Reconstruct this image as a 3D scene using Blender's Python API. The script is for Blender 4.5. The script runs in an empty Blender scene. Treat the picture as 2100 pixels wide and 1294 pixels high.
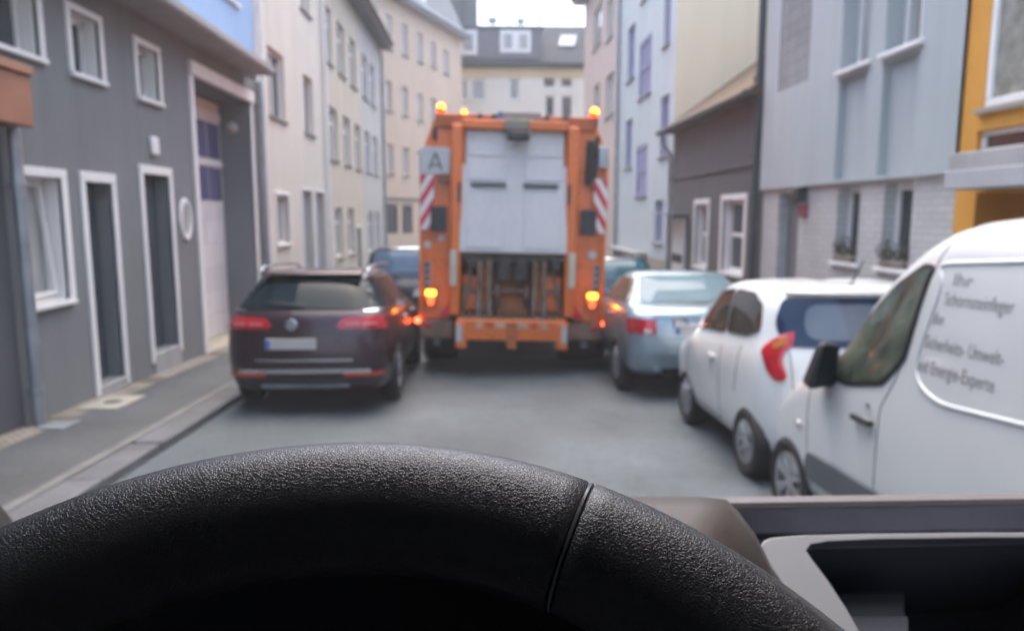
import bpy, bmesh, math, random
from mathutils import Vector, Matrix
from mathutils.bvhtree import BVHTree
random.seed(7)
C = bpy.context.scene.collection
PI = math.pi
# ------------------------------------------------------------------ camera, light, exposure
FPX, EYE, SLOPE = 1500.0, 1.8, 0.0375
PITCH = math.atan((647 - 440) / FPX)
YAW = math.atan((1050 - 995) / FPX)
sc = bpy.context.scene
cd = bpy.data.cameras.new("camera")
cam = bpy.data.objects.new("camera", cd); C.objects.link(cam)
cam.location = (0, 0, EYE)
cam.rotation_euler = (PI / 2 - PITCH, 0, -YAW)
cd.sensor_width = 36.0
cd.lens = FPX / 2100 * 36
cd.clip_start = 0.01; cd.clip_end = 2000
cd.dof.use_dof = True
cd.dof.focus_distance = 0.262
cd.dof.aperture_fstop = 13.0
cd.dof.aperture_blades = 0
sc.camera = cam
w = bpy.data.worlds.new("World"); sc.world = w; w.use_nodes = True
nt = w.node_tree
for n in list(nt.nodes): nt.nodes.remove(n)
sky = nt.nodes.new("ShaderNodeTexSky"); sky.sky_type = 'NISHITA'; sky.sun_disc = False
SUN_EL, SUN_AZ = math.radians(72), math.radians(4)      # azimuth from +Y, clockwise seen from above
sky.sun_elevation = SUN_EL; sky.sun_rotation = SUN_AZ
sky.dust_density = 4.5; sky.ozone_density = 0.2; sky.air_density = 1.0
bg = nt.nodes.new("ShaderNodeBackground"); bg.inputs[1].default_value = 0.15
wo = nt.nodes.new("ShaderNodeOutputWorld")
nt.links.new(sky.outputs[0], bg.inputs[0]); nt.links.new(bg.outputs[0], wo.inputs[0])
sd = bpy.data.lights.new("sun", 'SUN'); sd.energy = 0.5; sd.angle = math.radians(100); sd.color = (1.0, 0.965, 0.89)
so = bpy.data.objects.new("sun", sd); C.objects.link(so)
sdir = Vector((math.sin(SUN_AZ) * math.cos(SUN_EL), math.cos(SUN_AZ) * math.cos(SUN_EL), math.sin(SUN_EL)))
so.rotation_euler = sdir.to_track_quat('Z', 'Y').to_euler()
sc.view_settings.view_transform = 'Standard'; sc.view_settings.look = 'None'
sc.view_settings.exposure = 2.15; sc.view_settings.gamma = 1.0
sc.render.engine = 'CYCLES'
sc.cycles.use_denoising = True
sc.cycles.max_bounces = 7; sc.cycles.diffuse_bounces = 4; sc.cycles.glossy_bounces = 4
sc.cycles.caustics_reflective = False; sc.cycles.caustics_refractive = False
sc.cycles.sample_clamp_indirect = 8

# ------------------------------------------------------------------ measuring: a pixel of the survey photo to a metric point
def ray(u, v):
    x = (u - 1050) / FPX; y = -(v - 647) / FPX
    dx, dy, dz = x, math.cos(PITCH) + math.sin(PITCH) * y, -math.sin(PITCH) + math.cos(PITCH) * y
    c, s = math.cos(YAW), math.sin(YAW)
    return Vector((c * dx + s * dy, -s * dx + c * dy, dz))
EYEP = Vector((0, 0, EYE))
def atX(u, v, X): d = ray(u, v); return EYEP + d * (X / d.x)
def atY(u, v, Y): d = ray(u, v); return EYEP + d * (Y / d.y)
def road(Y): return -SLOPE * Y
def gz(u, v, z=0.0):
    d = ray(u, v); return EYEP + d * ((z - EYE) / (d.z + SLOPE * d.y))

# ------------------------------------------------------------------ materials
MATS = {}
def mat(name, col, rough=0.6, metal=0.0, var=0.12, scale=3.0, bump=0.0, bscale=60.0, coat=0.0, spec=0.5, emit=None, es=0.0, var2=0.0, stretch=(1, 1, 1), rvar=0.0, flake=0):
    if name in MATS: return MATS[name]
    m = bpy.data.materials.new(name); m.use_nodes = True
    t = m.node_tree; N = t.nodes; L = t.links
    p = N["Principled BSDF"]
    p.inputs["Roughness"].default_value = rough; p.inputs["Metallic"].default_value = metal
    p.inputs["Specular IOR Level"].default_value = spec
    p.inputs["Coat Weight"].default_value = coat; p.inputs["Coat Roughness"].default_value = 0.03
    tc = N.new("ShaderNodeTexCoord"); mp = N.new("ShaderNodeMapping"); mp.inputs["Scale"].default_value = stretch
    L.new(tc.outputs["Object"], mp.inputs["Vector"])
    def noise(s, d=5):
        n = N.new("ShaderNodeTexNoise"); n.inputs["Scale"].default_value = s; n.inputs["Detail"].default_value = d
        L.new(mp.outputs[0], n.inputs["Vector"]); return n
    c0 = tuple(max(0, x * (1 - var)) for x in col) + (1,); c1 = tuple(min(1, x * (1 + var)) for x in col) + (1,)
    n1 = noise(scale)
    r = N.new("ShaderNodeValToRGB"); r.color_ramp.elements[0].position = 0.3; r.color_ramp.elements[1].position = 0.7
    r.color_ramp.elements[0].color = c0; r.color_ramp.elements[1].color = c1
    L.new(n1.outputs["Fac"], r.inputs["Fac"])
    out = r.outputs["Color"]
    if var2:
        n2 = noise(scale * 14, 3)
        mx = N.new("ShaderNodeMix"); mx.data_type = 'RGBA'; mx.blend_type = 'MULTIPLY'; mx.inputs[0].default_value = 1
        r2 = N.new("ShaderNodeValToRGB"); r2.color_ramp.elements[0].position = .32; r2.color_ramp.elements[1].position = .6
        r2.color_ramp.elements[0].color = (1 - var2,) * 3 + (1,); r2.color_ramp.elements[1].color = (1, 1, 1, 1)
        L.new(n2.outputs["Fac"], r2.inputs["Fac"]); L.new(out, mx.inputs[6]); L.new(r2.outputs["Color"], mx.inputs[7]); out = mx.outputs[2]
    L.new(out, p.inputs["Base Color"])
    if rvar:
        n3 = noise(scale * 2.3); mr = N.new("ShaderNodeMapRange")
        mr.inputs[3].default_value = max(0, rough - rvar); mr.inputs[4].default_value = min(1, rough + rvar)
        L.new(n3.outputs["Fac"], mr.inputs[0]); L.new(mr.outputs[0], p.inputs["Roughness"])
    if bump:
        nb = noise(bscale, 4); b = N.new("ShaderNodeBump"); b.inputs["Strength"].default_value = bump; b.inputs["Distance"].default_value = 0.01
        L.new(nb.outputs["Fac"], b.inputs["Height"]); L.new(b.outputs[0], p.inputs["Normal"])
    if emit:
        p.inputs["Emission Color"].default_value = tuple(emit) + (1,); p.inputs["Emission Strength"].default_value = es
    MATS[name] = m
    return m

def leather(name, col, cell=620.0, rough=0.42, spec=0.5):
    m = bpy.data.materials.new(name); m.use_nodes = True
    t = m.node_tree; N = t.nodes; L = t.links; p = N["Principled BSDF"]
    tc = N.new("ShaderNodeTexCoord")
    nz = N.new("ShaderNodeTexNoise"); nz.inputs["Scale"].default_value = cell * 0.7; nz.inputs["Detail"].default_value = 2
    L.new(tc.outputs["Object"], nz.inputs["Vector"])
    ad = N.new("ShaderNodeVectorMath"); ad.operation = 'MULTIPLY_ADD'
    L.new(nz.outputs["Color"], ad.inputs[0]); ad.inputs[1].default_value = (0.0012,) * 3; L.new(tc.outputs["Object"], ad.inputs[2])
    v = N.new("ShaderNodeTexVoronoi"); v.feature = 'DISTANCE_TO_EDGE'; v.inputs["Scale"].default_value = cell
    L.new(ad.outputs[0], v.inputs["Vector"])
    r = N.new("ShaderNodeValToRGB"); r.color_ramp.elements[0].position = 0.0; r.color_ramp.elements[1].position = 0.22
    L.new(v.outputs["Distance"], r.inputs["Fac"])
    n2 = N.new("ShaderNodeTexNoise"); n2.inputs["Scale"].default_value = cell * 2.5; n2.inputs["Detail"].default_value = 3
    L.new(tc.outputs["Object"], n2.inputs["Vector"])
    mh = N.new("ShaderNodeMath"); mh.operation = 'MULTIPLY_ADD'; mh.inputs[1].default_value = 0.35
    L.new(n2.outputs["Fac"], mh.inputs[0]); L.new(r.outputs["Color"], mh.inputs[2])
    b = N.new("ShaderNodeBump"); b.inputs["Strength"].default_value = 0.45; b.inputs["Distance"].default_value = 0.00022
    L.new(mh.outputs[0], b.inputs["Height"]); L.new(b.outputs[0], p.inputs["Normal"])
    p.inputs["Base Color"].default_value = tuple(col) + (1,); p.inputs["Roughness"].default_value = rough; p.inputs["Specular IOR Level"].default_value = spec
    MATS[name] = m
    return m

def facade_mat(name, col, streak=0.10, var=0.07, rough=0.85, bump=0.25, brick=None):
    """painted render with blotches and vertical run-off streaks; brick = (w, h, mortar colour) for glazed or face brick"""
    m = bpy.data.materials.new(name); m.use_nodes = True
    t = m.node_tree; N = t.nodes; L = t.links; p = N["Principled BSDF"]; p.inputs["Roughness"].default_value = rough
    tc = N.new("ShaderNodeTexCoord")
    n1 = N.new("ShaderNodeTexNoise"); n1.inputs["Scale"].default_value = 0.8; n1.inputs["Detail"].default_value = 6
    L.new(tc.outputs["Object"], n1.inputs["Vector"])
    mp = N.new("ShaderNodeMapping"); mp.inputs["Scale"].default_value = (3.2, 3.2, 0.18); L.new(tc.outputs["Object"], mp.inputs["Vector"])
    n2 = N.new("ShaderNodeTexNoise"); n2.inputs["Scale"].default_value = 1.3; n2.inputs["Detail"].default_value = 5; L.new(mp.outputs[0], n2.inputs["Vector"])
    r1 = N.new("ShaderNodeValToRGB"); r1.color_ramp.elements[0].position = .3; r1.color_ramp.elements[1].position = .72
    r1.color_ramp.elements[0].color = tuple(x * (1 - var) for x in col) + (1,); r1.color_ramp.elements[1].color = tuple(min(1, x * (1 + var)) for x in col) + (1,)
    L.new(n1.outputs["Fac"], r1.inputs["Fac"])
    src = r1.outputs["Color"]
    if brick:
        bt = N.new("ShaderNodeTexBrick"); bt.inputs["Scale"].default_value = 1.0
        bt.inputs["Brick Width"].default_value = brick[0]; bt.inputs["Row Height"].default_value = brick[1]; bt.inputs["Mortar Size"].default_value = 0.008
        bt.inputs["Color1"].default_value = (1, 1, 1, 1); bt.inputs["Color2"].default_value = (0.86, 0.86, 0.85, 1); bt.inputs["Mortar"].default_value = tuple(brick[2]) + (1,)
        sx = N.new("ShaderNodeSeparateXYZ"); cx = N.new("ShaderNodeCombineXYZ")
        L.new(tc.outputs["Object"], sx.inputs[0]); ad = N.new("ShaderNodeMath"); L.new(sx.outputs[0], ad.inputs[0]); L.new(sx.outputs[1], ad.inputs[1])
        L.new(ad.outputs[0], cx.inputs[0]); L.new(sx.outputs[2], cx.inputs[1]); L.new(cx.outputs[0], bt.inputs["Vector"])
        mb_ = N.new("ShaderNodeMix"); mb_.data_type = 'RGBA'; mb_.blend_type = 'MULTIPLY'; mb_.inputs[0].default_value = 1
        L.new(src, mb_.inputs[6]); L.new(bt.outputs["Color"], mb_.inputs[7]); src = mb_.outputs[2]
    mx = N.new("ShaderNodeMix"); mx.data_type = 'RGBA'; mx.blend_type = 'MULTIPLY'; mx.inputs[0].default_value = 1
    r2 = N.new("ShaderNodeValToRGB"); r2.color_ramp.elements[0].position = .3; r2.color_ramp.elements[1].position = .6
    r2.color_ramp.elements[0].color = (1 - streak, 1 - streak, 1 - streak * 1.1, 1); r2.color_ramp.elements[1].color = (1, 1, 1, 1)
    L.new(n2.outputs["Fac"], r2.inputs["Fac"]); L.new(src, mx.inputs[6]); L.new(r2.outputs["Color"], mx.inputs[7])
    L.new(mx.outputs[2], p.inputs["Base Color"])
    if bump:
        nb = N.new("ShaderNodeTexNoise"); nb.inputs["Scale"].default_value = 90; nb.inputs["Detail"].default_value = 3; L.new(tc.outputs["Object"], nb.inputs["Vector"])
        b = N.new("ShaderNodeBump"); b.inputs["Strength"].default_value = bump; b.inputs["Distance"].default_value = 0.01
        L.new(nb.outputs["Fac"], b.inputs["Height"]); L.new(b.outputs[0], p.inputs["Normal"])
    MATS[name] = m
    return m

def emat(name, col, s):
    return mat(name, tuple(min(1, c * .8) for c in col), 0.3, var=0.02, emit=col, es=s)

M = {}
M['white_frame'] = mat('white_frame', (.78, .78, .77), .45, var=.05)
M['white_render'] = facade_mat('white_render_trim', (.78, .78, .76), .06, .04)
M['glass'] = mat('window_glass', (.035, .045, .055), .04, var=.4, scale=.7, spec=.7)
M['glass_curtain'] = mat('curtained_glass', (.33, .34, .34), .08, var=.35, scale=1.2, spec=.6, stretch=(4, 4, .4))
M['dark_glass'] = mat('dark_tinted_glass', (.008, .016, .020), .03, var=.3, scale=1.5, spec=.13)
M['rubber'] = mat('black_rubber', (.02, .02, .022), .75, var=.25, scale=20)
M['black_plastic'] = mat('black_plastic', (.028, .028, .032), .5, var=.2, scale=10, bump=.15, bscale=300)
M['zinc'] = mat('zinc_sheet', (.33, .36, .39), .45, .6, var=.18, scale=4)
M['slate'] = facade_mat('slate_shingles', (.085, .10, .12), .2, .15, .6, .2, (.3, .16, (.45, .45, .5)))
M['alloy'] = mat('alloy_silver', (.5, .51, .53), .3, .85, var=.1, scale=10)
M['steel_dark'] = mat('dirty_dark_steel', (.07, .065, .06), .6, .3, var=.4, scale=7, var2=.3)
M['chrome'] = mat('chrome_trim', (.62, .64, .66), .14, 1.0, var=.05)
M['lamp_red'] = mat('red_lamp_lens', (.42, .012, .02), .12, var=.25, scale=12, coat=.6)
M['lamp_clear'] = mat('clear_lamp_lens', (.6, .55, .53), .15, var=.1, scale=14, coat=.5)

# ------------------------------------------------------------------ mesh builder and scene graph
WORLD = {}
def empty(name, loc, label, cat, group=None, rot=None, world=False):
    o = bpy.data.objects.new(name, None); C.objects.link(o); o.location = loc
    o.empty_display_size = .2
    if rot: o.rotation_euler = rot
    o["label"] = label; o["category"] = cat
    if group: o["group"] = group
    if world: WORLD[o.name] = Vector(loc)
    return o
def tag(o, label=None, cat=None, group=None, kind=None):
    if label: o["label"] = label
    if cat: o["category"] = cat
    if group: o["group"] = group
    if kind: o["kind"] = kind
    return o
def top(o):
    while o.parent: o = o.parent
    return o

class MB:
    def __init__(s): s.v = []; s.f = []
    def add(s, vs, fs):
        b = len(s.v); s.v += [Vector(p) for p in vs]; s.f += [tuple(b + i for i in f) for f in fs]; return s
    def box(s, x0, x1, y0, y1, z0, z1, M_=None):
        if x0 > x1: x0, x1 = x1, x0
        if y0 > y1: y0, y1 = y1, y0
        if z0 > z1: z0, z1 = z1, z0
        p = [(x0, y0, z0), (x1, y0, z0), (x1, y1, z0), (x0, y1, z0), (x0, y0, z1), (x1, y0, z1), (x1, y1, z1), (x0, y1, z1)]
        if M_ is not None: p = [M_ @ Vector(q) for q in p]
        return s.add(p, [(0, 3, 2, 1), (4, 5, 6, 7), (0, 1, 5, 4), (1, 2, 6, 5), (2, 3, 7, 6), (3, 0, 4, 7)])
    def hexa(s, p):   # 8 points: bottom ring, top ring
        return s.add(p, [(0, 3, 2, 1), (4, 5, 6, 7), (0, 1, 5, 4), (1, 2, 6, 5), (2, 3, 7, 6), (3, 0, 4, 7)])
    def prism(s, poly, vec):
        n = len(poly); poly = [Vector(p) for p in poly]; vec = Vector(vec)
        return s.add(poly + [p + vec for p in poly], [tuple(range(n))[::-1], tuple(range(n, 2 * n))] + [(i, (i + 1) % n, n + (i + 1) % n, n + i) for i in range(n)])
    def bar(s, a, b, w_, h_, upv=(0, 0, 1)):
        a = Vector(a); b = Vector(b); d = (b - a).normalized(); u = Vector(upv)
        if abs(d.dot(u)) > .95: u = Vector((1, 0, 0))
        r = d.cross(u).normalized() * (w_ / 2); u = r.cross(d).normalized() * (h_ / 2)
        return s.hexa([a - r - u, a + r - u, b + r - u, b - r - u, a - r + u, a + r + u, b + r + u, b - r + u])
    def tube(s, pts, r, n=10, caps=True):
        pts = [Vector(p) for p in pts]; rings = []; prev = None
        for i, p in enumerate(pts):
            d = (pts[min(i + 1, len(pts) - 1)] - pts[max(i - 1, 0)]).normalized()
            u = Vector((0, 0, 1)) if abs(d.z) < .9 else Vector((1, 0, 0))
            if prev is not None: u = prev
            a = d.cross(u).normalized(); b_ = a.cross(d).normalized(); prev = b_
            rr = r[i] if isinstance(r, (list, tuple)) else r
            rings.append([p + (a * math.cos(2 * PI * k / n) + b_ * math.sin(2 * PI * k / n)) * rr for k in range(n)])
        return s.rings(rings, caps)
    def rings(s, rings, caps=True, closed=True):
        n = len(rings[0]); vs = [p for r in rings for p in r]; fs = []
        for i in range(len(rings) - 1):
            for k in range(n if closed else n - 1):
                k2 = (k + 1) % n
                fs.append((i * n + k, i * n + k2, (i + 1) * n + k2, (i + 1) * n + k))
        if caps:
            fs.append(tuple(range(n))[::-1]); fs.append(tuple((len(rings) - 1) * n + k for k in range(n)))
        return s.add(vs, fs)
    def lathe(s, prof, M_, n=28, caps=False):   # prof: (radius, height) about local Z of M_
        return s.rings([[M_ @ Vector((r * math.cos(2 * PI * k / n), r * math.sin(2 * PI * k / n), h)) for k in range(n)] for r, h in prof], caps)
    def sphere(s, c, r, n=14, m=8, sz=1.0):
        c = Vector(c)
        return s.rings([[c + Vector((r * math.sin(PI * i / m) * math.cos(2 * PI * k / n), r * math.sin(PI * i / m) * math.sin(2 * PI * k / n), -r * sz * math.cos(PI * i / m))) for k in range(n)] for i in range(1, m)], True)
    def build(s, name, m, parent=None, bevel=0.0, seg=2, smooth=None, sub=0):
        off = Vector((0, 0, 0))
        if parent is not None: off = WORLD.get(top(parent).name, off)
        me = bpy.data.meshes.new(name)
        me.from_pydata([tuple(p - off) for p in s.v], [], s.f)
        bm = bmesh.new(); bm.from_mesh(me)
        bmesh.ops.recalc_face_normals(bm, faces=bm.faces)
        bm.to_mesh(me); bm.free()
        me.materials.append(m)
        o = bpy.data.objects.new(name, me); C.objects.link(o)
        if parent is not None: o.parent = parent
        if smooth is not None:
            for p in me.polygons: p.use_smooth = True
            me.set_sharp_from_angle(angle=math.radians(smooth))
        if bevel:
            b = o.modifiers.new("bevel", 'BEVEL'); b.width = bevel; b.segments = seg; b.limit_method = 'ANGLE'; b.angle_limit = math.radians(40)
            for p in me.polygons: p.use_smooth = True
            me.set_sharp_from_angle(angle=math.radians(40))
        if sub:
            b = o.modifiers.new("sub", 'SUBSURF'); b.levels = sub; b.render_levels = sub
        return o

# ------------------------------------------------------------------ facade frames
class Frame:
    """O: origin, U: horizontal direction along the wall, N: outward normal; a point is (u, v, d): v absolute height, d outward"""
    def __init__(s, O, U, N): s.O = Vector(O); s.U = Vector(U).normalized(); s.N = Vector(N).normalized()
    def P(s, u, v, d=0.0):
        p = s.O + s.U * u + s.N * d; return Vector((p.x, p.y, v))
    def box(s, mb, u0, u1, v0, v1, d0, d1):
        mb.hexa([s.P(u0, v0, d0), s.P(u1, v0, d0), s.P(u1, v0, d1), s.P(u0, v0, d1), s.P(u0, v1, d0), s.P(u1, v1, d0), s.P(u1, v1, d1), s.P(u0, v1, d1)])

def wall_with_holes(mb, fr, u0, u1, v0, v1, holes, d=0.0):
    """front sheet with openings and their reveals; holes: (u0,u1,v0,v1,depth)"""
    us = sorted(set([u0, u1] + [min(max(h[i], u0), u1) for h in holes for i in (0, 1)]))
    vs = sorted(set([v0, v1] + [min(max(h[i], v0), v1) for h in holes for i in (2, 3)]))
    for a, b in zip(us, us[1:]):
        for c, e in zip(vs, vs[1:]):
            um, vm = (a + b) / 2, (c + e) / 2
            if any(h[0] < um < h[1] and h[2] < vm < h[3] for h in holes): continue
            mb.add([fr.P(a, c, d), fr.P(b, c, d), fr.P(b, e, d), fr.P(a, e, d)], [(0, 1, 2, 3)])
    for h in holes:
        a, b, c, e, dp = h[:5]; e2 = min(e, v1)
        q = [fr.P(a, c, d), fr.P(b, c, d), fr.P(b, e, d), fr.P(a, e, d), fr.P(a, c, d - dp), fr.P(b, c, d - dp), fr.P(b, e, d - dp), fr.P(a, e, d - dp)]
        mb.add(q, [(0, 1, 5, 4), (1, 2, 6, 5), (2, 3, 7, 6), (3, 0, 4, 7), (4, 5, 6, 7)])

def window(root, fr, u0, u1, v0, v1, depth=.14, surround=0.0, sill=True, frame='white_frame', pane='glass', mull=(), trans=(), name='window', sillm=None, fw=.06, base=0.0, reveal=None, proud=.025, label=None):
    mb = MB(); d0 = base - depth + .006; d1 = d0 + .05
    for (a, b, c, e) in ((u0, u1, v0, v0 + fw), (u0, u1, v1 - fw, v1), (u0, u0 + fw, v0 + fw, v1 - fw), (u1 - fw, u1, v0 + fw, v1 - fw)):
        fr.box(mb, a + .003, b - .003, c + .003, e - .003, d0, d1)
    for f in mull:
        x = u0 + (u1 - u0) * f; fr.box(mb, x - fw * .55, x + fw * .55, v0 + fw, v1 - fw, d0, d1 - .004)
    for f in trans:
        z = v0 + (v1 - v0) * f; fr.box(mb, u0 + fw, u1 - fw, z - fw * .5, z + fw * .5, d0, d1 - .008)
    o = mb.build(name, M[frame], root, bevel=.006)
    if label: o["label"] = label
    g = MB(); fr.box(g, u0 + fw * .8, u1 - fw * .8, v0 + fw * .8, v1 - fw * .8, d0 - .004, d0 + .018); g.build('pane', M[pane], o)
    if sill:
        s_ = MB(); fr.box(s_, u0 - .06, u1 + .06, v0 - .055, v0 - .004, base - depth + .06, base + .055); s_.build('sill', M[sillm or frame], o, bevel=.006)
    if surround:
        s_ = MB(); w_ = surround
        for (a, b, c, e) in ((u0 - w_, u1 + w_, v1, v1 + w_), (u0 - w_, u0, v0 - (0 if sill else w_), v1), (u1, u1 + w_, v0 - (0 if sill else w_), v1)) + (() if sill else ((u0, u1, v0 - w_, v0),)):
            fr.box(s_, a, b, c, e, base - .03, base + proud)
        # white painted reveal lining
        if reveal:
            t_ = .012
            fr.box(s_, u0 - .001, u0 + t_, v0, v1, base - depth + .06, base - .0305); fr.box(s_, u1 - t_, u1 + .001, v0, v1, base - depth + .06, base - .0305)
            fr.box(s_, u0 + t_, u1 - t_, v1 - t_, v1 + .001, base - depth + .06, base - .0305); fr.box(s_, u0 + t_, u1 - t_, v0 - .001, v0 + t_, base - depth + .06, base - .0305)
        s_.build('surround', M['white_render'], o, bevel=.008)
    return o

def shell(mb, fr, u0, u1, v0, v1, D):
    """sides, back and top of a building behind its facade sheet"""
    p = [fr.P(u0, v0, 0), fr.P(u1, v0, 0), fr.P(u1, v0, -D), fr.P(u0, v0, -D), fr.P(u0, v1, 0), fr.P(u1, v1, 0), fr.P(u1, v1, -D), fr.P(u0, v1, -D)]
    mb.add(p, [(1, 2, 6, 5), (2, 3, 7, 6), (3, 0, 4, 7), (4, 5, 6, 7)])

def pipe(root, fr, u, v0, v1, d=.07, r=.045, m='zinc', name='downpipe'):
    mb = MB(); mb.tube([fr.P(u, v0, d), fr.P(u, v1, d)], r, 12)
    for z in [v0 + .5 + k * 1.9 for k in range(int((v1 - v0 - .5) / 1.9) + 1)]:
        mb.tube([fr.P(u, z, d), fr.P(u, z + .04, d)], r * 1.2, 12); fr.box(mb, u - .012, u + .012, z + .01, z + .03, 0, d)
    return mb.build(name, M[m], root, smooth=40)
# ------------------------------------------------------------------ ground, road, pavements
def sheet(name, x0, x1, y0, y1, lift, m, kind='structure'):
    mb = MB(); n = 24
    ys = [y0 + (y1 - y0) * i / n for i in range(n + 1)]
    for a, b in zip(ys, ys[1:]):
        mb.add([(x0, a, road(a) + lift), (x1, a, road(a) + lift), (x1, b, road(b) + lift), (x0, b, road(b) + lift)], [(0, 1, 2, 3)])
    o = mb.build(name, m); o["kind"] = kind; return o
M['asphalt'] = mat('old_asphalt', (.080, .099, .112), .62, var=.26, scale=.9, bump=.6, bscale=170, var2=.22, rvar=.12, spec=.4)
M['asphalt_walk'] = mat('pavement_asphalt', (.068, .075, .081), .8, var=.2, scale=1.1, bump=.5, bscale=150, var2=.18)
M['granite'] = mat('granite_kerb', (.105, .11, .122), .6, var=.3, scale=2.5, bump=.4, bscale=120, var2=.15)
M['kerb_pale'] = mat('pale_kerb_joint', (.14, .145, .145), .8, var=.25, scale=3, bump=.3, var2=.2)
M['mosaic'] = facade_mat('mosaic_setts', (.27, .245, .21), .25, .25, .85, .5, (.09, .08, (.4, .38, .35)))
M['soil'] = mat('earth', (.12, .11, .09), .9, var=.3)
mb = MB(); mb.add([(-140, -140, road(-140) - .25), (140, -140, road(-140) - .25), (140, 140, road(140) - .25), (-140, 140, road(140) - .25)], [(0, 1, 2, 3)])
tag(mb.build('ground', M['soil']), kind='structure')
sheet('road', -2.81, 3.8, -6, 60, 0, M['asphalt'])
def kerb(name, x0, x1, m, joint=1.0, ya=-2.0, yb=44.0, h=.10):
    mb = MB(); y = ya
    while y < yb:
        l = joint * random.uniform(.85, 1.15); e = random.uniform(-.006, .006)
        p = [(x0, y + .012), (x1, y + .012), (x1 , y + l - .012), (x0, y + l - .012)]
        mb.hexa([(a, b, road(b) - .1) for a, b in p] + [(a + e, b, road(b) + h + e) for a, b in p]); y += l
    return tag(mb.build(name, m, bevel=.015), kind='structure')
kerb('kerb_left', -3.07, -2.80, M['granite'], 1.1, h=.085)
sheet('pavement_edge_strip', -3.16, -3.06, -2, 44, .092, M['kerb_pale'])
sheet('pavement_left', -4.3, -3.15, -6, 44, .096, M['asphalt_walk'])
sheet('sett_strip', -4.32, -4.02, 5.0, 14.0, .1005, M['mosaic'])
kerb('kerb_right', 3.79, 3.95, M['granite'], 1.0, h=.1)
sheet('pavement_right', 3.94, 4.62, -6, 44, .098, M['asphalt_walk'])
# small things let into the pavement
def flat_thing(name, px, sx, sy, label, cat, m, inner=None):
    c = gz(px[0], px[1], .1)
    r = empty(name, (c.x, c.y, road(c.y) + .1), label, cat, rot=(-math.atan(SLOPE), 0, 0))
    mb = MB(); mb.box(-sx, sx, -sy, sy, .002, .012); mb.build('slab', m, r, bevel=.004)
    if inner: inner(r)
    return r
def hyd(r):
    mb = MB(); mb.lathe([(.001, .019), (.085, .019), (.095, .012)], Matrix.Identity(4), 20, False); mb.build('cap', M['steel_dark'], r, smooth=50)
flat_thing('hydrant_cover', (232, 826), .2, .33, 'pale concrete slab with a round hydrant cap by the grey wall', 'cover', mat('worn_concrete', (.34, .33, .28), .85, var=.2, scale=5, var2=.2), hyd)
def grt(r):
    mb = MB()
    for k in range(9): mb.box(-.13, .13, -.17 + k * .042, -.155 + k * .042, .011, .018)
    mb.build('grille', M['zinc'], r)
flat_thing('cellar_grate', (365, 738), .15, .2, 'dark iron cellar grate in the pavement below the oval window', 'grate', M['steel_dark'], grt)
flat_thing('drain_cover', (120, 872), .13, .16, 'small worn iron cover in the pavement next to the downpipe', 'cover', M['zinc'])

# ------------------------------------------------------------------ left row of houses
FL = Frame((-4.3, 0, 0), (0, 1, 0), (1, 0, 0))
def L(px, py, d=0.0): p = atX(px, py, -4.3 + d); return p.y, p.z
M['grey_wall'] = facade_mat('grey_render', (.185, .196, .205), .08, .07, .9, .5)
M['blue_wall'] = facade_mat('sky_blue_render', (.30, .47, .72), .06, .05)
M['door_blue'] = mat('blue_grey_door', (.055, .075, .095), .4, var=.15, scale=4)
M['concrete'] = facade_mat('painted_concrete', (.34, .34, .34), .15, .1)
M['garage_white'] = facade_mat('white_garage_panel', (.80, .80, .80), .10, .06, .6, .15, (4, .42, (.8, .8, .8)))
M['purple_glass'] = mat('violet_reflecting_glass', (.10, .10, .22), .06, var=.25, scale=1.5, spec=.8)
r = empty('grey_house', (-4.3, 10.5, road(10.5)), 'grey rendered house with white framed doors, tall garage and sky blue upper floor', 'house', world=True)
dp = .22
gw = (7.06, 7.69, .94, 2.16); uw = [(6.83, 7.52, 3.30, 4.12), (8.09, 8.67, 3.28, 3.91), (9.56, 10.15, 3.26, 3.90)]
d1 = (8.13, 8.70, -.1, 2.15); d2 = (9.50, 10.27, .0, 2.31); gar = (11.30, 13.95, -.5, 3.82)
holes = [(gw[0], gw[1], gw[2], gw[3], dp)] + [(a, b, c, e, dp) for a, b, c, e in uw] + [d1 + (.24,), d2 + (.24,), gar + (.62,)]
mb = MB(); wall_with_holes(mb, FL, 6.8, 14.45, -1.2, 4.27, holes); shell(mb, FL, 6.8, 14.45, -1.2, 4.27, 8); mb.build('wall', M['grey_wall'], r)
bw = (12.55, 13.55, 5.42, 6.8)
mb = MB(); wall_with_holes(mb, FL, 6.8, 14.45, 4.39, 8.6, [bw + (.14,)]); shell(mb, FL, 6.8, 14.45, 4.39, 8.6, 8); mb.build('upper_wall', M['blue_wall'], r)
window(r, FL, *bw, depth=.14, pane='glass_curtain', trans=(.66,))
mb = MB(); FL.box(mb, 5.4, 13.8, 4.272, 4.388, -.02, .52); FL.box(mb, 5.4, 13.8, 4.30, 4.41, .522, .545); mb.build('canopy', M['concrete'], r, bevel=.01)
o = window(r, FL, *gw, depth=dp, surround=.09, reveal=True, pane='glass_curtain', fw=.055)
s_ = MB(); a = gw   # the sash tilted inwards at the top
FLs = [(a[0] + .07, a[2] + .07, -.10), (a[1] - .07, a[2] + .07, -.10), (a[1] - .07, a[3] - .06, -.19), (a[0] + .07, a[3] - .06, -.19)]
P4 = [FL.P(*q) for q in FLs]
for i in range(4): s_.bar(P4[i], P4[(i + 1) % 4], .045, .04, (1, 0, 0))
s_.build('sash', M['white_frame'], o)
for q in uw: window(r, FL, *q, depth=dp, surround=.075, reveal=True, sill=True, pane='glass', fw=.06)
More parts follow.
